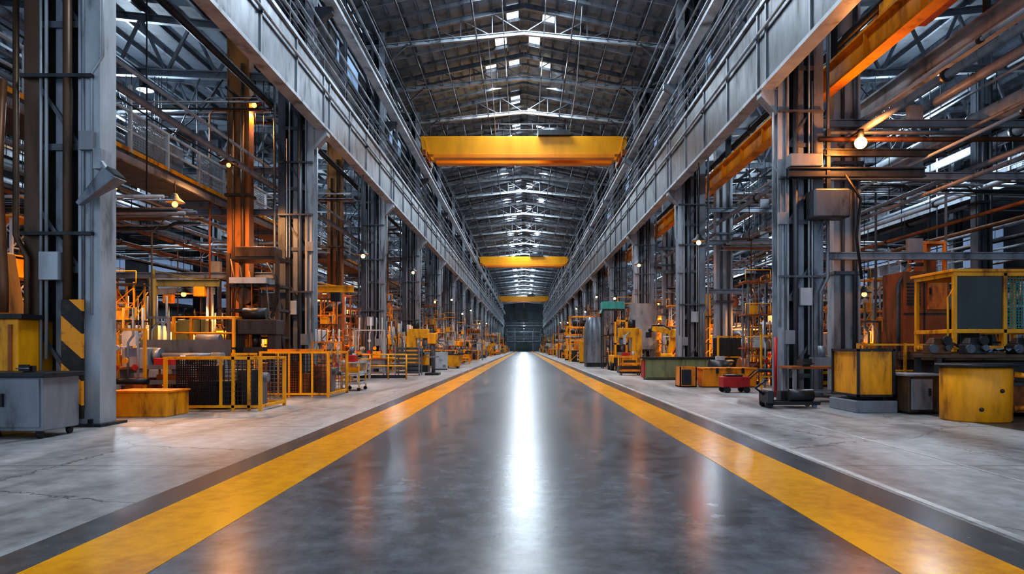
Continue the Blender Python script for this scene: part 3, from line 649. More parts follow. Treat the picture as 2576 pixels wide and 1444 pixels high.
def k_plat(c,a):
    t=T('access_platform','','platform')
    for sx in (-1,1):
        for sy in (-1,1): P('post',MB().cb(sx*1.0,sy*.6,0,.09,.09,2.6),c,t)
    P('deck',MB().box(-1.05,-.65,1.5,1.05,.65,1.57),a,t)
    r=MB()
    for z in (2.05,2.58):
        for sy in (-1,1): r.tube((-1,sy*.6,z),(1,sy*.6,z),.03,6)
        r.tube((1,-.6,z),(1,.6,z),.03,6)
    P('guard_rail',r,c,t); l=MB().bar((-1.25,-.3,0),(-1.06,-.3,1.6),.05).bar((-1.25,.2,0),(-1.06,.2,1.6),.05)
    for k in range(5): l.bar((-1.22+k*.035,-.3,.28+k*.29),(-1.22+k*.035,.2,.28+k*.29),.035)
    P('ladder',l,c,t); P('cross_brace',MB().bar((-1,.6,.1),(1,.6,1.45),.04).bar((1,.6,.1),(-1,.6,1.45),.04),c,t); P('gearbox',MB().cb(.2,0,0,.9,.8,.9).tube((.2,-.5,1.),(.2,.5,1.),.3,12),a,t,.03)
    P('deck_motor',MB().tube((-.5,0,1.8),(.3,0,1.8),.22,12).cb(-.1,0,1.57,.6,.4,.1),GREY,t)
    return t
def k_conv(c,a):
    t=T('roller_conveyor','','conveyor')
    for s in (-1,1):
        P('side_rail',MB().box(-1.7,s*.42-.03,.72,1.7,s*.42+.03,.9),c,t)
        for x in (-1.4,1.4): P('leg',MB().cb(x,s*.42,0,.08,.08,.72),c,t)
    r=MB()
    for k in range(16): r.tube((-1.6+k*.213,-.39,.83),(-1.6+k*.213,.39,.83),.06,8)
    P('rollers',r,STEEL,t); P('casting',MB().cb(-.5,0,.89,.7,.5,.35),a,t,.02); P('casting',MB().tube((.6,-.2,1.1),(.6,.25,1.1),.2,12),a,t,.02); P('drive_motor',MB().tube((.2,-.2,.5),(.9,-.2,.5),.15,10),DARK,t)
    return t
def k_skip(c,a):
    t=T('scrap_skip','','skip')
    m=MB(); b=.5; tp=.72
    for (p,q) in (((-b,-.4),(b,-.4)),((b,-.4),(b,.4)),((b,.4),(-b,.4)),((-b,.4),(-b,-.4))):
        f=tp/b; P0=[(p[0],p[1],.14),(q[0],q[1],.14),(q[0]*.94,q[1]*.94,.14),(p[0]*.94,p[1]*.94,.14)]
        P1=[(p[0]*f,p[1]*f,.95),(q[0]*f,q[1]*f,.95),(q[0]*f*.95,q[1]*f*.95,.95),(p[0]*f*.95,p[1]*f*.95,.95)]; m.quadbox(P0+P1)
    m.box(-b,-.4,.14,b,.4,.18); P('tub',m,c,t); P('rim',MB().box(-.75,-.61,.92,.75,-.55,1.0).box(-.75,.55,.92,.75,.61,1.0).box(-.75,-.6,.92,-.69,.6,1.0).box(.69,-.6,.92,.75,.6,1.0),a,t)
    for s in (-1,1): P('skid',MB().box(s*.375-.075,-.4,0,s*.375+.075,.4,.14),DARK,t)
    P('scrap',MB().cb(-.2,.1,.4,.5,.4,.45).bar((-.4,-.3,.5),(.45,.3,1.05),.1).tube((.3,-.3,.5),(.1,.3,.98),.1,8),COPPER,t)
    return t
def k_jib(c,a):
    t=T('jib_crane','','crane')
    P('foot',MB().lathe([(.4,0),(.4,.06),(.2,.2)],14),a,t); P('pole',MB().tube((0,0,.1),(0,0,3.9),.14,14),c,t); P('boom',MB().ibeam((-.2,0,3.75),(2.4,0,3.75),.14,.26,.03),c,t); P('tie_rod',MB().bar((0,0,4.2),(1.7,0,3.87),.04).tube((0,0,3.9),(0,0,4.25),.06,8),c,t)
    P('hoist',MB().cb(1.7,0,3.25,.4,.28,.36),a,t,.03); P('chain',MB().tube((1.7,0,1.9),(1.7,0,3.25),.018,6),DARK,t); P('hook',MB().sweep([(1.7,0,1.95),(1.7,0,1.8),(1.78,0,1.7),(1.7,0,1.62),(1.62,0,1.68)],.025,6),DARK,t)
    return t
def k_pump(c,a):
    t=T('pump_set','','pump')
    P('skid',MB().box(-1.,-.5,0,1.,.5,.14),DARK,t); P('motor',MB().tube((-.9,0,.6),(.0,0,.6),.34,16).cb(-.45,0,.14,.6,.5,.2),c,t); P('casing',MB().tube((.25,0,.6),(.6,0,.6),.42,16).cb(.4,0,.14,.4,.5,.2),a,t)
    P('pipe',MB().sweep([(.42,0,.9),(.42,0,1.7),(.42,.3,2.0),(.42,1.,2.0)],.1,10),STEEL,t); P('valve_wheel',MB().tube((.42,-.2,1.4),(.42,-.24,1.4),.18,14).tube((.42,0,1.4),(.42,-.2,1.4),.03,6),RED,t); P('terminal_box',MB().cb(-.5,0,.92,.3,.25,.16),PALE,t)
    return t
def k_fence(c,a):
    t=T('safety_fence','','fence')
    for x in (-1.5,0,1.5): P('post',MB().cb(x,0,0,.07,.07,1.9),c,t)
    P('rail',MB().box(-1.5,-.02,1.82,1.5,.02,1.88).box(-1.5,-.02,.2,1.5,.02,.26).box(-1.5,-.02,1.0,1.5,.02,1.05),c,t); P('mesh_panel',MB().meshpanel((-1.45,0,.28),(1,0,0),(0,0,1),2.9,1.5,.12,.01),DARK,t)
    return t
def k_mach(c,a):
    t=T('machining_centre','','machine')
    P('housing',MB().prism([(-.8,0),(.8,0),(.8,2.1),(.2,2.3),(-.6,2.3),(-.8,1.6)],-1.2,1.2,'x'),c,t,.03)
    P('window',MB().box(-.7,-.86,1.,.2,-.8,1.6),GLASS,t); P('door_rail',MB().box(-1.,-.86,1.64,1.,-.8,1.7).box(-1.,-.86,.9,1.,-.8,.95),STEEL,t); P('control_panel',MB().cb(.8,-.9,1.1,.5,.2,.6),DARK,t,.02)
    P('chip_tray',MB().box(-1.1,-1.0,0,1.1,-.8,.3),a,t); P('coolant_pipe',MB().sweep([(-.9,.3,2.3),(-.9,.3,2.8),(.5,.3,2.8),(.5,.3,2.3)],.06,8),STEEL,t); P('beacon',MB().tube((1.,.4,2.2),(1.,.4,2.65),.05,8),RED,t)
    return t
def k_col(c,a):
    t=T('pillar_drill','','drill')
    P('foot',MB().cb(0,0,0,.7,.9,.12),a,t,.01); P('pillar',MB().tube((0,.2,.1),(0,.2,2.1),.1,12),STEEL,t); P('head',MB().box(-.22,-.5,1.6,.22,.4,2.15),c,t,.05); P('table',MB().cb(0,-.15,.9,.55,.6,.08),STEEL,t); P('spindle',MB().tube((0,-.3,1.25),(0,-.3,1.6),.06,10),STEEL,t); P('feed_handle',MB().bar((.22,-.3,1.75),(.5,-.3,1.5),.03).bar((.22,-.3,1.75),(.45,-.3,2.0),.03),DARK,t); P('motor',MB().tube((0,.45,1.6),(0,.45,2.1),.16,10),DARK,t)
    return t
def k_gantry(c,a):
    t=T('pipe_gantry','','gantry')
    for sx in (-1,1):
        for sy in (-1,1): P('post',MB().cb(sx*1.1,sy*.7,0,.09,.09,4.4),c,t)
    for z in (2.1,3.25,4.32):
        f=MB()
        for sy in (-1,1): f.box(-1.15,sy*.7-.045,z-.05,1.15,sy*.7+.045,z+.05)
        for sx in (-1,1): f.box(sx*1.1-.045,-.7,z-.05,sx*1.1+.045,.7,z+.05)
        P('ring_beam',f,c,t)
    for k in range(6): P('pipe',MB().sweep([(-1.5,-.55+k*.22,2.25+.04*k),(-.5+k*.25,-.55+k*.22,2.25+.04*k),(-.4+k*.25,-.55+k*.22,2.4+.04*k),(-.4+k*.25,-.55+k*.22,4.45)],.03+.01*(k%3),8),(STEEL,COPPER,a,MID,STEELL,PALE)[k],t)
    P('diagonal',MB().bar((-1.1,-.72,.1),(1.1,-.72,2.05),.05),c,t); P('header_tank',MB().tube((-.8,.1,3.7),(.8,.1,3.7),.3,16),a,t); P('switch_box',MB().cb(.7,-.8,1.2,.5,.2,.8),PALE,t,.01)
    P('floor_unit',MB().cb(-.2,.1,0,1.4,.9,1.1),a,t,.03); P('upper_unit',MB().cb(.1,.1,1.1,.7,.6,.5),c,t,.03); P('hose',MB().sweep([(.3,-.3,3.3),(.5,-.5,2.6),(.2,-.5,1.8),(.1,-.2,1.6)],.04,8),BLACK,t); P('hose',MB().sweep([(-.5,-.72,3.2),(-.7,-.78,2.4),(-.4,-.75,1.4),(-.5,-.5,1.1)],.03,8),ORG,t)
    return t
def k_manifold(c,a):
    t=T('valve_manifold','','manifold')
    P('frame',MB().cb(-.7,0,0,.07,.07,2.3).cb(.7,0,0,.07,.07,2.3).box(-.74,-.04,2.24,.74,.04,2.3).box(-.74,-.04,.5,.74,.04,.56),c,t); P('header',MB().tube((-.85,-.1,.8),(.85,-.1,.8),.09,10),a,t)
    for k in range(5):
        x=-.56+k*.28; P('riser_pipe',MB().sweep([(x,-.1,.8),(x,-.1,1.9+.1*(k%3)),(x,.15,2.1+.1*(k%3)),(x,.15,2.9)],.035,7),(STEELL,COPPER,c,STEEL,STEELL)[k],t)
        P('valve_wheel',MB().tube((x,-.22,1.2+.18*(k%2)),(x,-.25,1.2+.18*(k%2)),.09,10),(RED,YEL)[k%2],t)
    P('gauge',MB().tube((0,-.14,1.75),(0,-.2,1.75),.08,12),PALE,t)
    return t
def k_trolley(c,a):
    t=T('tool_trolley','','trolley')
    for z in (.2,.55,.9): P('tray',MB().box(-.5,-.3,z,.5,.3,z+.04).box(-.5,-.3,z+.04,.5,-.28,z+.1).box(-.5,.28,z+.04,.5,.3,z+.1),c,t)
    for sx in (-1,1):
        for sy in (-1,1): P('upright',MB().cb(sx*.47,sy*.27,.1,.04,.04,.85),a,t); P('caster',MB().tube((sx*.45-.02,sy*.26,.06),(sx*.45+.02,sy*.26,.06),.06,10),BLACK,t)
    P('handle',MB().sweep([(.5,-.25,.95),(.65,-.25,1.05),(.65,.25,1.05),(.5,.25,.95)],.018,6),STEEL,t); P('tool_box',MB().cb(-.2,0,.94,.4,.25,.22),RED,t,.015); P('bottle',MB().tube((.2,.05,.94),(.2,.05,1.22),.06,10),PALE,t); P('part_bin',MB().cb(.0,0,.59,.6,.4,.18),a,t,.01)
    return t
def k_rail(c,a):
    t=T('safety_barrier','','barrier')
    for x in (-1.2,-.4,.4,1.2): P('post',MB().tube((x,0,0),(x,0,1.1),.035,8),c,t)
    P('rail',MB().tube((-1.2,0,1.1),(1.2,0,1.1),.035,8),c,t); P('rail',MB().tube((-1.2,0,.6),(1.2,0,.6),.03,8),c,t); P('kick_plate',MB().box(-1.2,-.01,.05,1.2,.01,.2),a,t)
    return t
def k_mast(c,a):
    t=T('service_mast','','mast')
    h=4.5; l=MB()
    for sx in (-1,1):
        for sy in (-1,1): P('upright',MB().cb(sx*.35,sy*.35,0,.06,.06,h),c,t)
    z=.1
    while z<h-.6:
        l.bar((-.35,-.35,z),(.35,-.35,z+.6),.03).bar((.35,-.35,z),(.35,.35,z+.6),.03).bar((-.35,-.35,z),(.35,-.35,z),.03).bar((-.35,.35,z),(-.35,-.35,z+.6),.03); z+=.6
    P('lattice',l,c,t)
    for z in (1.6,3.0,4.4): P('platform',MB().cb(0,-.1,z,1.1,.9,.05),a,t); P('platform_rail',MB().tube((-.52,-.52,z+.5),(.52,-.52,z+.5),.02,6).tube((-.52,-.52,z),(-.52,-.52,z+.5),.02,6).tube((.52,-.52,z),(.52,-.52,z+.5),.02,6),YEL,t)
    for k in range(4): P('riser_pipe',MB().sweep([(-.2+k*.14,.4,.1),(-.2+k*.14,.4,3.2+.2*k),(-.2+k*.14,.8,3.6+.2*k)],.025,6),(STEELL,COPPER,PALE,ORG)[k],t)
    P('instrument_box',MB().cb(.1,-.3,1.65,.4,.3,.5),PALE,t,.01); P('instrument_box',MB().cb(-.15,-.3,3.05,.35,.3,.4),YEL,t,.01); P('valve_body',MB().tube((-.3,0,.9),(.3,0,.9),.16,12),a,t)
    return t
KI={'press':(k_press,2.2,1.5,'hydraulic press'),'lathe':(k_lathe,3.1,1.1,'metal lathe'),'mill':(k_mill,1.8,1.5,'milling machine'),'cage':(k_cage,2.3,1.6,'guard cage'),'rack':(k_rack,2.5,1.,'loaded storage rack'),'bench':(k_bench,2.3,1.,'workbench with vice'),
 'robot':(k_robot,2.,1.2,'robot arm'),'cab':(k_cab,1.5,.9,'control cabinet'),'plat':(k_plat,2.4,1.4,'access platform'),'conv':(k_conv,3.5,1.,'roller conveyor'),'skip':(k_skip,1.6,1.3,'scrap skip'),
 'jib':(k_jib,2.8,.9,'jib crane'),'pump':(k_pump,2.1,1.6,'pump set'),'fence':(k_fence,3.1,.3,'mesh safety fence'),'mach':(k_mach,2.5,2.,'boxy machining centre'),'drill':(k_col,.9,1.1,'pillar drill'),'gantry':(k_gantry,2.6,1.7,'tall pipe gantry'),
 'manifold':(k_manifold,1.7,.5,'valve manifold'),'trolley':(k_trolley,1.2,.7,'tool trolley'),'rail':(k_rail,2.5,.2,'tubular barrier'),'mast':(k_mast,1.2,1.1,'lattice service mast')}
CL={'yellow':(YEL,DARK),'orange':(ORG,BROWN),'grey':(GREY,ORGD),'dark':(DARK,ORGD),'rust coloured':(ORGD,DARK),'pale':(PALE,YEL),'olive':(OLIVE,YEL)}
PROTO={}; CNT={}
def mk(kind,colr,loc,rz,label,group=None,sc=None):
    k=(kind,colr)
    if k not in PROTO:
        t=KI[kind][0](*CL[colr]); PROTO[k]=t; t.location=loc; t.rotation_euler=(0,0,rz); t['label']=label
        if group: t['group']=group
        if sc: t.scale=(sc,)*3
        return t
    return clone(PROTO[k],None,loc,rz,label,group,sc if sc else 1)
def row(s,X,y0,y1,rowname,kinds,cols,colys,skip,gap=.5,jit=.3):
    nm='left' if s<0 else 'right'; y=y0
    while y<y1:
        kind=random.choice(kinds); colr=random.choice(cols)
        if kind=='gantry': colr=random.choice(('dark','grey','yellow','rust coloured','orange'))
        if kind=='mast': colr=random.choice(('grey','yellow','pale','orange'))
        if kind=='rail': colr='yellow'
        turn=random.random()<.55
        lx,ly=KI[kind][1:3]; ey=lx if turn else ly
        yc=y+ey/2
        if skip and any(abs(yc-c)<ey/2+.5 for c in colys): y+=.4; continue
        rz=(PI/2*(1 if s>0 else -1) if turn else random.choice((0,0,PI)))
        if turn: rz=-PI/2 if s>0 else PI/2
        sc=random.choice((.9,1,1,1.05)) if KI[kind][3]!='workbench with vice' else 1
        k=(colr,kind,nm,rowname); CNT[k]=CNT.get(k,0)+1
        lab='%s %s in the %s bay %s, %s such from the camera'%(colr,KI[kind][3],nm,rowname,ORD[CNT[k]-1])
        mk(kind,colr,(s*X+random.uniform(-jit,jit),yc,0),rz,lab,'machines in the %s bay %s'%(nm,rowname),sc)
        y+=ey*sc+gap+random.random()*.3
ALLC=['yellow','yellow','orange','grey','dark','yellow','rust coloured','pale','orange']
YC=['yellow','yellow','yellow','orange','grey','pale','orange']
TALL=['press','mill','rack','plat','plat','mast','mach','gantry','gantry','cab','rack','manifold','mast']
MIX=['press','lathe','mill','cage','cage','rack','bench','manifold','mast','plat','gantry','conv','rail','jib','pump','drill','mast']
LOW=['cage','bench','skip','cab','drill','pump','bench','cage','mill','fence','trolley','rail']
TINY=['trolley','manifold','drill','rail','manifold','mast','cage']
for s in (-1,1):
    cy=LY+[24.8+12.5*k for k in range(15)] if s<0 else RY+[20.6+12.5*k for k in range(15)]
    row(s,5.9,50 if s<0 else 53,225,'aisle edge',LOW+['gantry','mast'],YC,cy,False,.5,.2)
    row(s,7.5,38 if s<0 else 47,120,'column line',TINY,YC,cy,True,.15,.1)
    row(s,9.5,39 if s<0 else 35,125,'front row',MIX,YC,cy,True,.15)
    row(s,11.25,27 if s<0 else 30,105,'gap row',TINY+['gantry','plat','mast'],YC,cy,True,.15,.1)
    row(s,13.2,16.5 if s<0 else 23,100,'second row',MIX,['yellow','grey','dark','pale','yellow','olive'] if s<0 else ALLC,cy,False,.15)
    row(s,15.8,22 if s<0 else 26,95,'third row',TALL,ALLC,[],False,.15)
    row(s,18.6,25,90,'fourth row',TALL,ALLC,[26+12.5*k for k in range(11)],True,.2)
    row(s,22.2,27,85,'back row',TALL,ALLC,[],False,.3)
# ---------------------------------------------------------------- left foreground
t=T('tool_cabinet','grey steel tool cabinet on casters at the far left edge','cabinet',(-8.05,10.75,0))
P('body',MB().box(-.7,-.4,.12,.68,.45,.95),GREY,t,.015); P('worktop',MB().box(-.75,-.46,.95,.74,.5,1.02),DARK,t,.01)
d=P('door',MB().box(.02,-.43,.18,.64,-.4,.92),GREY,t,.008); P('handle',MB().box(.08,-.47,.5,.11,-.43,.7),BLACK,d)
d=P('door',MB().box(-.66,-.43,.18,-.02,-.4,.92),GREY,t,.008); P('handle',MB().box(-.11,-.47,.5,-.08,-.43,.7),BLACK,d)
for x in (-.6,.58):
    for y in (-.32,.36): P('caster',MB().tube((x-.025,y,.06),(x+.025,y,.06),.06,12).box(x-.04,y-.04,.08,x+.04,y+.04,.12),BLACK,t)
t=T('bench_vice','small dark vice on the grey tool cabinet at far left','vice',(-7.75,10.6,1.02))
P('jaw',MB().cb(0,0,0,.14,.1,.1).cb(0,-.12,.02,.14,.05,.1),DARK,t); P('handle',MB().tube((-.1,-.16,.06),(.1,-.16,.06),.01,6),STEEL,t)
t=T('furnace_cabinet','tall yellow furnace cabinet with orange hood behind the grey tool cabinet','machine',(-9.4,12.,0))
P('lower_body',MB().box(-.9,-.45,0,.75,.6,1.9),YEL,t,.03); P('shelf',MB().box(-.95,-.5,1.9,.85,.65,1.98),DARK,t); P('hood',MB().taper(-.35,.05,1.98,1.1,.9,1.15,.85,.7),ORG,t,.03); P('flue',MB().tube((-.35,.05,3.1),(-.35,.05,9.5),.2,14),COPPER,t)
P('seam',MB().box(-.1,-.47,.05,-.06,-.45,1.88).box(.6,-.48,.2,.66,-.45,1.8),ORGD,t); P('pipe',MB().sweep([(.55,-.5,2.),(.55,-.5,2.5),(.45,-.5,4.4),(.45,-.4,6)],.07,8),COPPER,t)
t=T('flood_light','angled steel floodlight hood bracketed to the nearest left column','lamp',(-7.42,11.9,4.3))
P('bracket',MB().box(-.14,-.05,.25,-.0,.25,.6).bar((-.05,.0,.4),(.15,-.05,.15),.07),STEELL,t); P('hood',MB().quadbox([(-.42,-.1,-.36),(-.36,-.1,-.41),(-.36,.0,-.41),(-.42,.0,-.36),(.12,-.19,.24),(.34,-.19,.06),(.34,.16,.06),(.12,.16,.24)]),STEEL,t,.01); P('lens',MB().bar((.22,-.02,.145),(.26,-.02,.185),.3,.2),GLASS,t)
x,y=G(346,1050)
t=T('yellow_plinth','low yellow steel plinth between the nearest column and mesh cage','plinth',(x,y+.45,0))
P('block',MB().cb(0,0,0,1.18,.9,.5),YELR,t,.02); P('flange',MB().cb(0,0,.5,1.22,.94,.03),ORG,t)
t=k_cage(YEL,DARK,2.1,1.5,1.2,.05); t.location=(-6.88,15.7,0); t['label']='nearest yellow framed cage with a black mesh panel on the left'
for sx in (.45,.8): P('post',MB().cb(sx,-.75,0,.06,.06,1.2),YEL,t)
t=k_cage(YEL,ORGD,1.9,2.,1.3); t.location=(-6.45,20,0); t['label']='second yellow cage beyond the mesh cage, before the second left column'
P('top_tray',MB().box(-.8,-.9,1.3,.3,.8,1.36),ORG,t)
for x in (-.45,-.15,.5): P('post',MB().cb(x,-1.0,0,.05,.05,1.3),YEL,t)
mk('lathe','grey',(-8.9,17.4,0),0,'grey metal lathe behind the nearest yellow cage',sc=.85)
mk('cage','yellow',(-8.9,18.9,0),0,'yellow low cage behind the grey lathe in the left bay')
mk('plat','yellow',(-9.6,20.8,0),0,'yellow access platform left of the rust post in the left bay',sc=.9)
mk('manifold','yellow',(-9.2,15.4,0),0,'yellow valve manifold behind the yellow plinth',sc=.8)
mk('trolley','grey',(-8.3,16.,0),0,'grey tool trolley beside the yellow valve manifold')
mk('bench','dark',(-10.9,14.,0),0,'dark workbench far left behind the nearest column')
mk('bench','grey',(-11.0,17.0,0),0,'grey workbench deep left of the grey lathe')
mk('mast','yellow',(-10.6,18.2,0),0,'yellow lattice mast behind the grey workbench at left',sc=.7)
mk('manifold','grey',(-10.9,19.4,0),0,'grey valve manifold left of the yellow low cage')
mk('manifold','orange',(-6.6,22.6,0),0,'orange valve manifold just before the second left column',sc=.7)
mk('trolley','pale',(-5.6,22.3,0),PI/2,'pale tool trolley at the end of the second yellow cage')
t=T('machine_tower','tall dark machine tower cluttered with shelves before the second left column','machine',(-8.9,22.7,0))
P('base',MB().cb(0,0,0,1.9,1.2,.9),ORGD,t,.03)
for sx in (-1,1):
    for sy in (-1,1): P('post',MB().cb(sx*.8,sy*.5,.9,.12,.12,3.6),BROWN,t)
for z in (1.7,2.6,3.4,4.3): P('shelf',MB().cb(0,0,z,1.75,1.1,.08),DARK,t)
P('spindle_box',MB().cb(-.2,0,1.8,.8,.7,.6),BROWN,t,.03); P('spindle_box',MB().cb(.4,-.1,2.7,.5,.6,.5),BROWN,t,.03); P('gearbox',MB().tube((-.3,-.5,3.1),(-.3,.4,3.1),.28,14),COPPER,t); P('tray',MB().cb(-.1,-.3,3.5,1.2,.8,.2),PALE,t); P('hose',MB().sweep([(.5,-.55,4.2),(.9,-.6,3.4),(.6,-.6,2.2),(.7,-.6,1.)],.04,8),BLACK,t); P('crown',MB().cb(0,0,4.4,1.3,.8,.35),BROWN,t,.03)
for k in range(5): P('cable',MB().sweep([(-.7+k*.3,-.58,4.3-.2*k),(-.5+k*.25,-.62,3.4),(-.6+k*.3,-.6,2.2),(-.7+k*.32,-.58,.95)],.025,6),(COPPER,BLACK,ORGD,BLACK,STEEL)[k],t)
mk('press','dark',(-8.2,20.7,0),0,'dark press behind the second yellow cage',sc=.75)
mk('bench','grey',(-7.4,31.2,0),0,'grey workbench between the second and third left columns')
mk('bench','pale',(-7.1,28.4,0),PI/2,'pale workbench just beyond the second left column')
mk('drill','pale',(-8.6,28.3,0),0,'pale pillar drill behind the benches past the second left column')
mk('gantry','rust coloured',(-9.5,32.5,0),0,'rust coloured pipe gantry behind the grey left workbench',sc=.9)
mk('jib','yellow',(-9.2,27.0,0),0,'yellow jib crane just past the second left column')
mk('rail','yellow',(-6.4,29.9,0),0,'yellow tubular barrier before the grey left workbench')
mk('manifold','pale',(-7.6,33.4,0),0,'pale valve manifold behind the grey left workbench')
mk('mast','orange',(-8.6,29.8,0),0,'orange lattice mast behind the yellow barrier past the second left column',sc=.8)
t=T('tray_stack','stack of dark trays in a frame beside the third left column','rack',(-5.9,34.6,0))
for sx in (-1,1):
    for sy in (-1,1): P('post',MB().cb(sx*.6,sy*.4,0,.06,.06,1.5),GREY,t)
for k in range(7): P('tray',MB().box(-.57,-.37,.1+k*.2,.57,.37,.16+k*.2).box(-.57,-.39,.16+k*.2,.57,-.36,.22+k*.2),MID,t)
mk('drill','yellow',(-4.7,34.9,0),0,'yellow pillar press at the aisle side of the tray stack')
mk('cab','pale',(-5.3,43.4,0),0,'low pale cabinet on the left walkway past the third column',sc=.55)
mk('skip','yellow',(-4.9,46.3,0),0,'yellow scrap skip on the left walkway past the pale cabinet')
mk('mill','yellow',(-6.2,39.5,0),PI/2,'yellow milling machine beyond the third left column')
mk('cage','yellow',(-5.9,48.1,0),0,'yellow cage set close before the fourth left column')
# ---------------------------------------------------------------- right foreground
t=T('steel_drum','large worn yellow drum with dark rim at the right edge','drum',(8.75,13.1,0))
P('shell',MB().lathe([(.57,0),(.6,.03),(.6,1.0),(.57,1.03)],36),YELR,t); P('rim',MB().lathe([(.62,1.03),(.68,1.04),(.68,1.09),(.6,1.1)],32),DARK,t)
P('handle',MB().sweep([(.5,-.35,.9),(.78,-.5,.85),(.78,-.5,.3),(.5,-.35,.25)],.06,8),YELR,t); P('bolt',MB().ball((-.25,-.55,.25),.04),DARK,t); P('bolt',MB().ball((.1,-.6,.6),.04),DARK,t)
t=T('parts_cabinet','squat grey brown cabinet between the yellow crate and drum','cabinet',(8.55,14.6,0))
P('body',MB().box(-.5,-.45,.05,.55,.5,.8),BROWN,t,.02); P('top',MB().box(-.55,-.5,.8,.6,.55,.85),GREY,t,.01); d=P('door',MB().box(-.45,-.48,.1,.0,-.45,.75),GREY,t,.01); P('handle',MB().box(-.1,-.52,.4,-.06,-.48,.55),DARK,d); P('plinth',MB().box(-.45,-.4,0,.5,.45,.05),DARK,t)
t=T('crate_on_base','narrow yellow crate with dark frame on a grey base at right','crate',(7.58,15.15,0))
hx,hy=.38,.6
P('base',MB().box(-.44,-.66,0,.44,.66,.26),GREY,t,.02); P('turntable',MB().lathe([(.42,.26),(.42,.34)],24),DARK,t)
P('panel',MB().box(-hx+.02,-hy+.02,.36,hx-.02,hy-.02,1.32),YELR,t)
f=MB()
for sx in (-1,1):
    for sy in (-1,1): f.cb(sx*hx,sy*hy,.34,.05,.05,1.03)
for z in (.34,1.33):
    for s in (-1,1): f.box(-hx-.025,s*hy-.025,z,hx+.025,s*hy+.025,z+.05).box(s*hx-.025,-hy,z,s*hx+.025,hy,z+.05)
P('frame',f,DARK,t); P('tray',MB().box(-hx,-hy,1.33,hx,hy,1.36),BLACK,t)
t=T('pallet_truck','low black pallet truck beside the yellow crate','truck',(6.25,15.9,0))
P('fork',MB().box(-.5,-.3,.08,.6,-.12,.16),BLACK,t); P('fork',MB().box(-.5,.12,.08,.6,.3,.16),BLACK,t); P('frame',MB().box(-.62,-.32,.1,-.48,.32,.4),DARK,t,.02); P('drawbar',MB().sweep([(-.6,0,.3),(-.8,0,.45),(-.6,-.1,.65)],.03,8).tube((-.6,-.25,.65),(-.6,.1,.65),.02,6),DARK,t); P('load',MB().tube((-.1,-.2,.3),(.45,-.2,.3),.14,12).cb(.1,.15,.16,.6,.3,.22),DARK,t)
for y in (-.2,.2): P('wheel',MB().tube((-.55,y-.04,.09),(-.55,y+.04,.09),.09,12),BLACK,t); P('wheel',MB().tube((.5,y-.04,.05),(.5,y+.04,.05),.05,12),STEEL,t)
mk('bench','grey',(7.9,17.6,0),0,'grey workbench behind the yellow crate before the nearest right column')
mk('cab','rust coloured',(9.5,18.0,0),0,'rust coloured cabinet behind the crate beside the nearest right column',sc=.6)
t=T('red_trolley','low red box trolley at the foot of the nearest right column','trolley',(6.6,21.2,0))
P('body',MB().box(-.42,-.25,.16,.42,.25,.5),RED,t,.03); P('lid',MB().box(-.3,-.2,.5,.2,.2,.56),DARK,t,.01)
for x in (-.3,.3):
    for y in (-.28,.28): P('wheel',MB().tube((x,y-.03,.1),(x,y+.03,.1),.1,12),BLACK,t)
P('handle',MB().sweep([(.4,-.15,.4),(.7,-.15,.7),(.7,.15,.7),(.4,.15,.4)],.02,6),DARK,t)
x,y=G(1815,975)
t=T('orange_chest','long low orange chest on the right walkway before the olive counter','chest',(7.25,y+.4,0))
P('body',MB().box(-.95,-.4,.03,.95,.4,.64),ORG,t,.02); P('lid',MB().box(-.98,-.43,.64,.98,.43,.7),ORG,t,.01); P('skid',MB().box(-.9,-.35,0,-.8,.35,.03),DARK,t); P('skid',MB().box(.8,-.35,0,.9,.35,.03),DARK,t)
for x in (-.45,.45): P('latch',MB().box(x-.05,-.45,.5,x+.05,-.43,.68),DARK,t)
t=T('orange_bin','small open orange bin left of the long orange chest','bin',(5.85,y+.6,0))
P('shell',MB().box(-.3,-.35,0,-.26,.35,.72).box(.26,-.35,0,.3,.35,.72).box(-.3,-.35,0,.3,-.31,.72).box(-.3,.31,0,.3,.35,.72).box(-.3,-.35,0,.3,.35,.04),ORG,t); P('front_plate',MB().box(-.24,-.37,.08,.1,-.35,.62),DARK,t)
t=T('olive_counter','long olive green counter across the right walkway before the second column','counter',(6.9,29.9,0))
P('body',MB().box(-1.6,-.4,.05,1.9,.4,.92),OLIVE,t,.02); P('worktop',MB().box(-1.7,-.48,.92,2.,.48,1.0),DARK,t,.01)
for k in range(4): d=P('door',MB().box(-1.55+k*.87,-.43,.12,-.75+k*.87,-.4,.88),OLIVE,t,.01); P('handle',MB().box(-.85+k*.87,-.46,.5,-.82+k*.87,-.43,.65),STEEL,d)
P('kickboard',MB().box(-1.55,-.35,0,1.85,.35,.05),DARK,t); P('red_end',MB().box(-1.66,-.35,.1,-1.6,.35,.85),RED,t)
mk('robot','yellow',(7.7,36,0),PI*.8,'yellow robot arm beyond the second right column')
mk('fence','yellow',(9.4,27.5,0),0,'yellow mesh fence behind the olive counter'); mk('plat','yellow',(9.4,24.9,0),0,'yellow platform behind the orange chest',sc=.85)
mk('pump','dark',(8.1,26.2,0),0,'dark pump set behind the orange chest'); mk('cab','dark',(9.3,30.6,0),0,'dark cabinet behind the second right column',sc=.9)
mk('cage','yellow',(11.4,25.0,0),0,'yellow cage beside the platform behind the orange chest'); mk('gantry','dark',(11.5,28.3,0),0,'dark pipe gantry behind the yellow mesh fence')
mk('manifold','yellow',(8.6,22.9,0),0,'yellow valve manifold behind the nearest right column',sc=.8); mk('rail','yellow',(9.9,23.4,0),0,'yellow tubular barrier left of the rust housing')
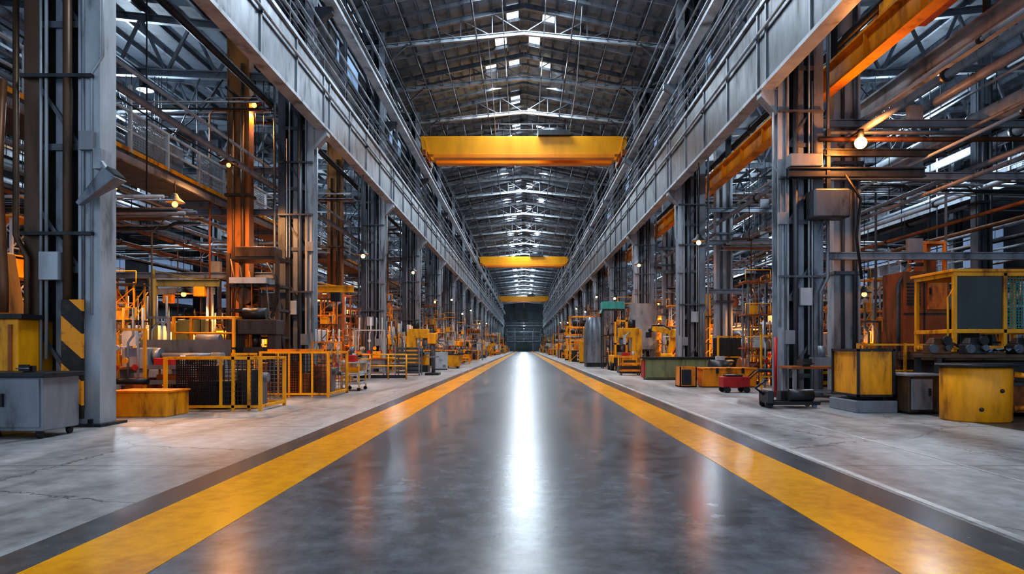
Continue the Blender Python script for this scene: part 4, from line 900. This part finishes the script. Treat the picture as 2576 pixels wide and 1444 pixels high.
mk('manifold','grey',(11.2,22.6,0),0,'grey valve manifold behind the broad grey post on the right'); mk('trolley','yellow',(9.7,22.2,0),0,'yellow tool trolley behind the broad grey post on the right')
mk('mast','grey',(8.3,24.4,0),0,'grey lattice mast between the orange chest and nearest right column',sc=.85)
mk('fence','yellow',(9.7,17.2,0),0,'yellow low fence behind the parts cabinet',sc=.8)
mk('mill','yellow',(5.9,37.6,0),-PI/2,'yellow milling machine on the right walkway beyond the second column'); mk('trolley','orange',(5.4,34.5,0),0,'orange tool trolley on the right walkway past the second column')
t=T('forklift','yellow forklift parked beside the third right column','forklift',(5.95,42.3,0),PI/2*3)
P('chassis',MB().box(-.9,-.55,.25,.7,.55,.95),YEL,t,.05); P('counterweight',MB().prism([(-1.3,.3),(-.85,.25),(-.85,1.15),(-1.2,1.1)],-.52,.52),YEL,t,.04); P('seat',MB().box(-.6,-.25,.95,-.1,.25,1.1).box(-.65,-.25,1.1,-.5,.25,1.6),BLACK,t,.03)
g=MB()
for sx in (-.8,.6):
    for sy in (-.48,.48): g.bar((sx,sy,.95),(sx+(-.0 if sx<0 else -.2),sy,2.25),.07)
g.box(-.85,-.52,2.22,.45,.52,2.3); P('overhead_guard',g,DARK,t)
P('mast',MB().box(.78,-.4,.1,.9,-.28,3.1).box(.78,.28,.1,.9,.4,3.1).box(.78,-.4,3.0,.9,.4,3.1).box(.78,-.4,1.6,.9,.4,1.7),YEL,t); P('carriage',MB().box(.9,-.45,.3,.98,.45,.8),DARK,t)
for sy in (-.3,.3): P('fork',MB().box(.98,sy-.06,.05,2.0,sy+.06,.1).box(.96,sy-.06,.05,1.02,sy+.06,.7),DARK,t)
for sx in (-.75,.5):
    for sy in (-.5,.5): P('wheel',MB().tube((sx,sy-.1,.28),(sx,sy+.1,.28),.28,16),BLACK,t)
t=T('covered_machine','tall machine under a grey folded cover beside the right aisle','machine',(5.3,50.5,0))
m=MB(); n=40
for i in range(8):
    z=.3+i*.48
    for k in range(n):
        a=2*PI*k/n; sx=max(-1,min(1,1.35*math.cos(a))); sy=max(-1,min(1,1.35*math.sin(a))); w=1+.05*math.sin(k*2.3+i*.4)-(.14 if i>5 else 0)-(.2 if i>6 else 0)
        m.v.append((sx*.75*w,sy*1.0*w,z))
for i in range(7):
    for k in range(n): m.sm.add(len(m.f)); m.f.append((i*n+k,i*n+(k+1)%n,(i+1)*n+(k+1)%n,(i+1)*n+k))
m.f.append(tuple(7*n+k for k in range(n))); P('cover',m,STEEL,t); P('skid',MB().box(-.7,-.95,0,.7,.95,.32),DARK,t)
t=T('teal_sheet','teal plastic sheet folded on a raised rack above the forklift','sheet',(6.0,45.8,4.0))
P('sheet',MB().box(-.75,-.6,0,.75,.6,.5).prism([(-.75,0),(-.9,-.3),(-.8,-.3),(-.7,0)],-.5,.5),TEAL,t,.08)
t=T('tall_rack_frame','dark raised rack carrying the teal sheet','rack',(6.0,45.8,0))
for sx in (-1,1):
    for sy in (-1,1): P('post',MB().cb(sx*.7,sy*.55,0,.08,.08,3.94),DARK,t)
for z in (3.94,2.2,.8): P('shelf',MB().cb(0,0,z,1.5,1.2,.06),DARK,t)
t=T('cab_machine','big machine with a glazed yellow operator cab at the right edge','machine',(11.2,17.,0))
P('chassis',MB().box(-1.3,-.7,.1,1.9,.9,1.1),DARK,t,.04); P('deck',MB().box(-1.4,-.9,1.1,2.,1.,1.3),BROWN,t)
f=MB()
for x in (-.85,.35,1.7):
    for y in (-.75,.8): f.cb(x,y,1.3,.09,.09,1.9)
for z in (1.35,1.75,3.12):
    for y in (-.75,.8): f.box(-.9,y-.045,z,1.76,y+.045,z+.1)
    for x in (-.85,1.7): f.box(x-.045,-.8,z,x+.045,.86,z+.1)
P('cab_frame',f,YEL,t,.01); P('roof',MB().box(-.95,-.85,3.22,1.8,.95,3.29),YEL,t,.01)
P('window',MB().box(-.8,-.76,1.86,.3,-.73,3.12),GLASS,t); P('mesh_window',MB().meshpanel((.42,-.75,1.88),(1,0,0),(0,0,1),1.22,1.24,.07,.016),TEAL,t); P('seat',MB().box(-.3,-.1,1.3,.2,.4,1.8).box(-.3,.3,1.8,.2,.42,2.4),BLACK,t,.03); P('lever',MB().tube((-.5,-.3,1.3),(-.45,-.4,2.2),.03,8),DARK,t); P('grab_rail',MB().sweep([(-.95,-.85,1.4),(-1.1,-.9,1.6),(-1.1,-.9,2.6),(-.95,-.85,2.8)],.025,6),YEL,t); P('hydraulic_hose',MB().sweep([(-1.2,-.8,.4),(-1.35,-.95,1.0),(-1.0,-.95,1.5),(-.6,-.9,1.3)],.04,7),BLACK,t)
for x in (-.8,1.2): P('wheel',MB().tube((x,-.85,.35),(x,-.68,.35),.35,18),BLACK,t)
t=T('panel_housing','tall rust orange housing behind the yellow cab','machine',(11.9,20.9,0))
P('body',MB().box(-.5,-.6,0,.9,.6,3.7),ORGD,t,.03); P('panel_seam',MB().box(.1,-.62,.1,.14,-.6,3.65).box(-.5,-.62,2.4,.9,-.6,2.45),DARK,t); f=MB()
for x in (.45,1.05):
    for y in (-.4,.4): f.cb(x-.2,y,3.7,.08,.08,.9)
f.box(.2,-.45,4.55,.9,.45,4.63); P('top_cage',f,ORG,t); P('top_motor',MB().cb(.5,0,3.7,.4,.5,.6),ORGD,t)
d=P('door',MB().box(.2,-.64,2.55,.8,-.6,3.5),ORG,t,.01); P('handle',MB().box(.26,-.68,3.0,.3,-.64,3.2),DARK,d); v=MB()
for k in range(7): v.box(-.4,-.63,2.7+k*.1,.0,-.61,2.75+k*.1)
P('vent',v,DARK,t); P('side_pipe',MB().sweep([(-.6,-.5,.3),(-.6,-.5,3.3),(-.3,-.5,3.9),(.3,-.3,3.95)],.06,8),STEEL,t)
t=T('parts_bench','long steel bench heaped with engine parts at the right edge','workbench',(10.1,14.9,0))
P('top',MB().box(-1.3,-.45,1.18,1.6,.45,1.26),BROWN,t,.01)
for sx in (-1.2,1.4):
    for sy in (-.38,.38): P('leg',MB().cb(sx,sy,0,.1,.1,1.18),DARK,t)
P('shelf',MB().box(-1.2,-.4,.5,1.5,.4,.55),DARK,t)
def engine(label,x,m1):
    t=T('engine_part',label,'engine part',(x,14.9,1.26),0,None)
    P('block',MB().cb(0,0,0,.42,.36,.22).taper(0,0,.22,.36,.3,.14,.24,.18),m1,t,.02); P('flange',MB().tube((-.2,-.2,.12),(-.2,-.24,.12),.1,12).tube((.12,-.18,.14),(.12,-.26,.14),.07,12),MID,t); P('pulley',MB().tube((.1,-.24,.3),(.1,-.18,.3),.1,14),BLACK,t)
engine('dark engine block on the right bench, beside the blue cloth',9.9,DARK); engine('black engine block at the right end of the parts bench',10.95,BLACK); engine('rusty engine block at the left end of the parts bench',9.1,COPPER); engine('steel engine block at the far right of the parts bench',11.45,MID)
m=MB()
for i in range(9):
    for j in range(7): m.v.append((-.32+i*.08,-.3+j*.1,.05+.09*abs(math.sin(i*1.3+j*.9))))
for i in range(8):
    for j in range(6): m.sm.add(len(m.f)); m.f.append((i*7+j,(i+1)*7+j,(i+1)*7+j+1,i*7+j+1))
o=m.build('blue_rag',BLUE); o.location=(10.4,14.9,1.25); tag(o,'crumpled blue cloth on the parts bench','cloth')
mk('skip','rust coloured',(9.9,13.9,0),0,'rust coloured scrap skip in front of the parts bench',sc=.7)
t=T('switchgear_beam','dark steel cross beam with switch boxes across the right columns','beam',(8.6,18.9,6.3))
P('lower_beam',MB().ibeam((-1.2,0,0),(2.6,0,0),.2,.26,.04),DARK,t); P('upper_beam',MB().ibeam((-.2,0,.55),(3.2,0,.55),.16,.2,.03),DARK,t); P('switch_box',MB().box(-1.2,-.15,.15,-.3,.2,.5),GREY,t,.02); P('rusty_tube',MB().tube((-.4,-.1,.9),(5.5,-.1,.9),.07,10),COPPER,t); P('grey_tube',MB().tube((-.1,.1,1.15),(4.5,.1,1.15),.06,10),STEEL,t); P('transformer',MB().box(-.6,-.3,-1.3,.4,.3,-.5),MID,t,.05); P('post',MB().box(-.15,-.05,-.6,-.05,.05,1.2),DARK,t); P('cable',MB().sweep([(.3,-.2,-.1),(.7,-.25,-.8),(.6,-.2,-1.8),(.75,-.2,-3)],.04,7),BLACK,t)
# ---------------------------------------------------------------- light
for k in range(20):
    ld=bpy.data.lights.new('skylight','AREA'); ld.shape='RECTANGLE'; ld.size=4.6; ld.size_y=3.2; ld.energy=1150; ld.color=(.78,.90,1)
    lo=bpy.data.objects.new('skylight',ld); COL.objects.link(lo); lo.location=(0,9.5+12.5*k,19.9)
w=bpy.data.worlds.new('world'); S.world=w; w.use_nodes=True; bg=w.node_tree.nodes['Background']; bg.inputs[0].default_value=(.66,.81,1,1); bg.inputs[1].default_value=.7
S.view_settings.view_transform='Standard'; S.view_settings.exposure=.4
try: S.view_settings.look='Medium High Contrast'
except Exception as e: print('look',e)
print('OBJ',len(bpy.data.objects))
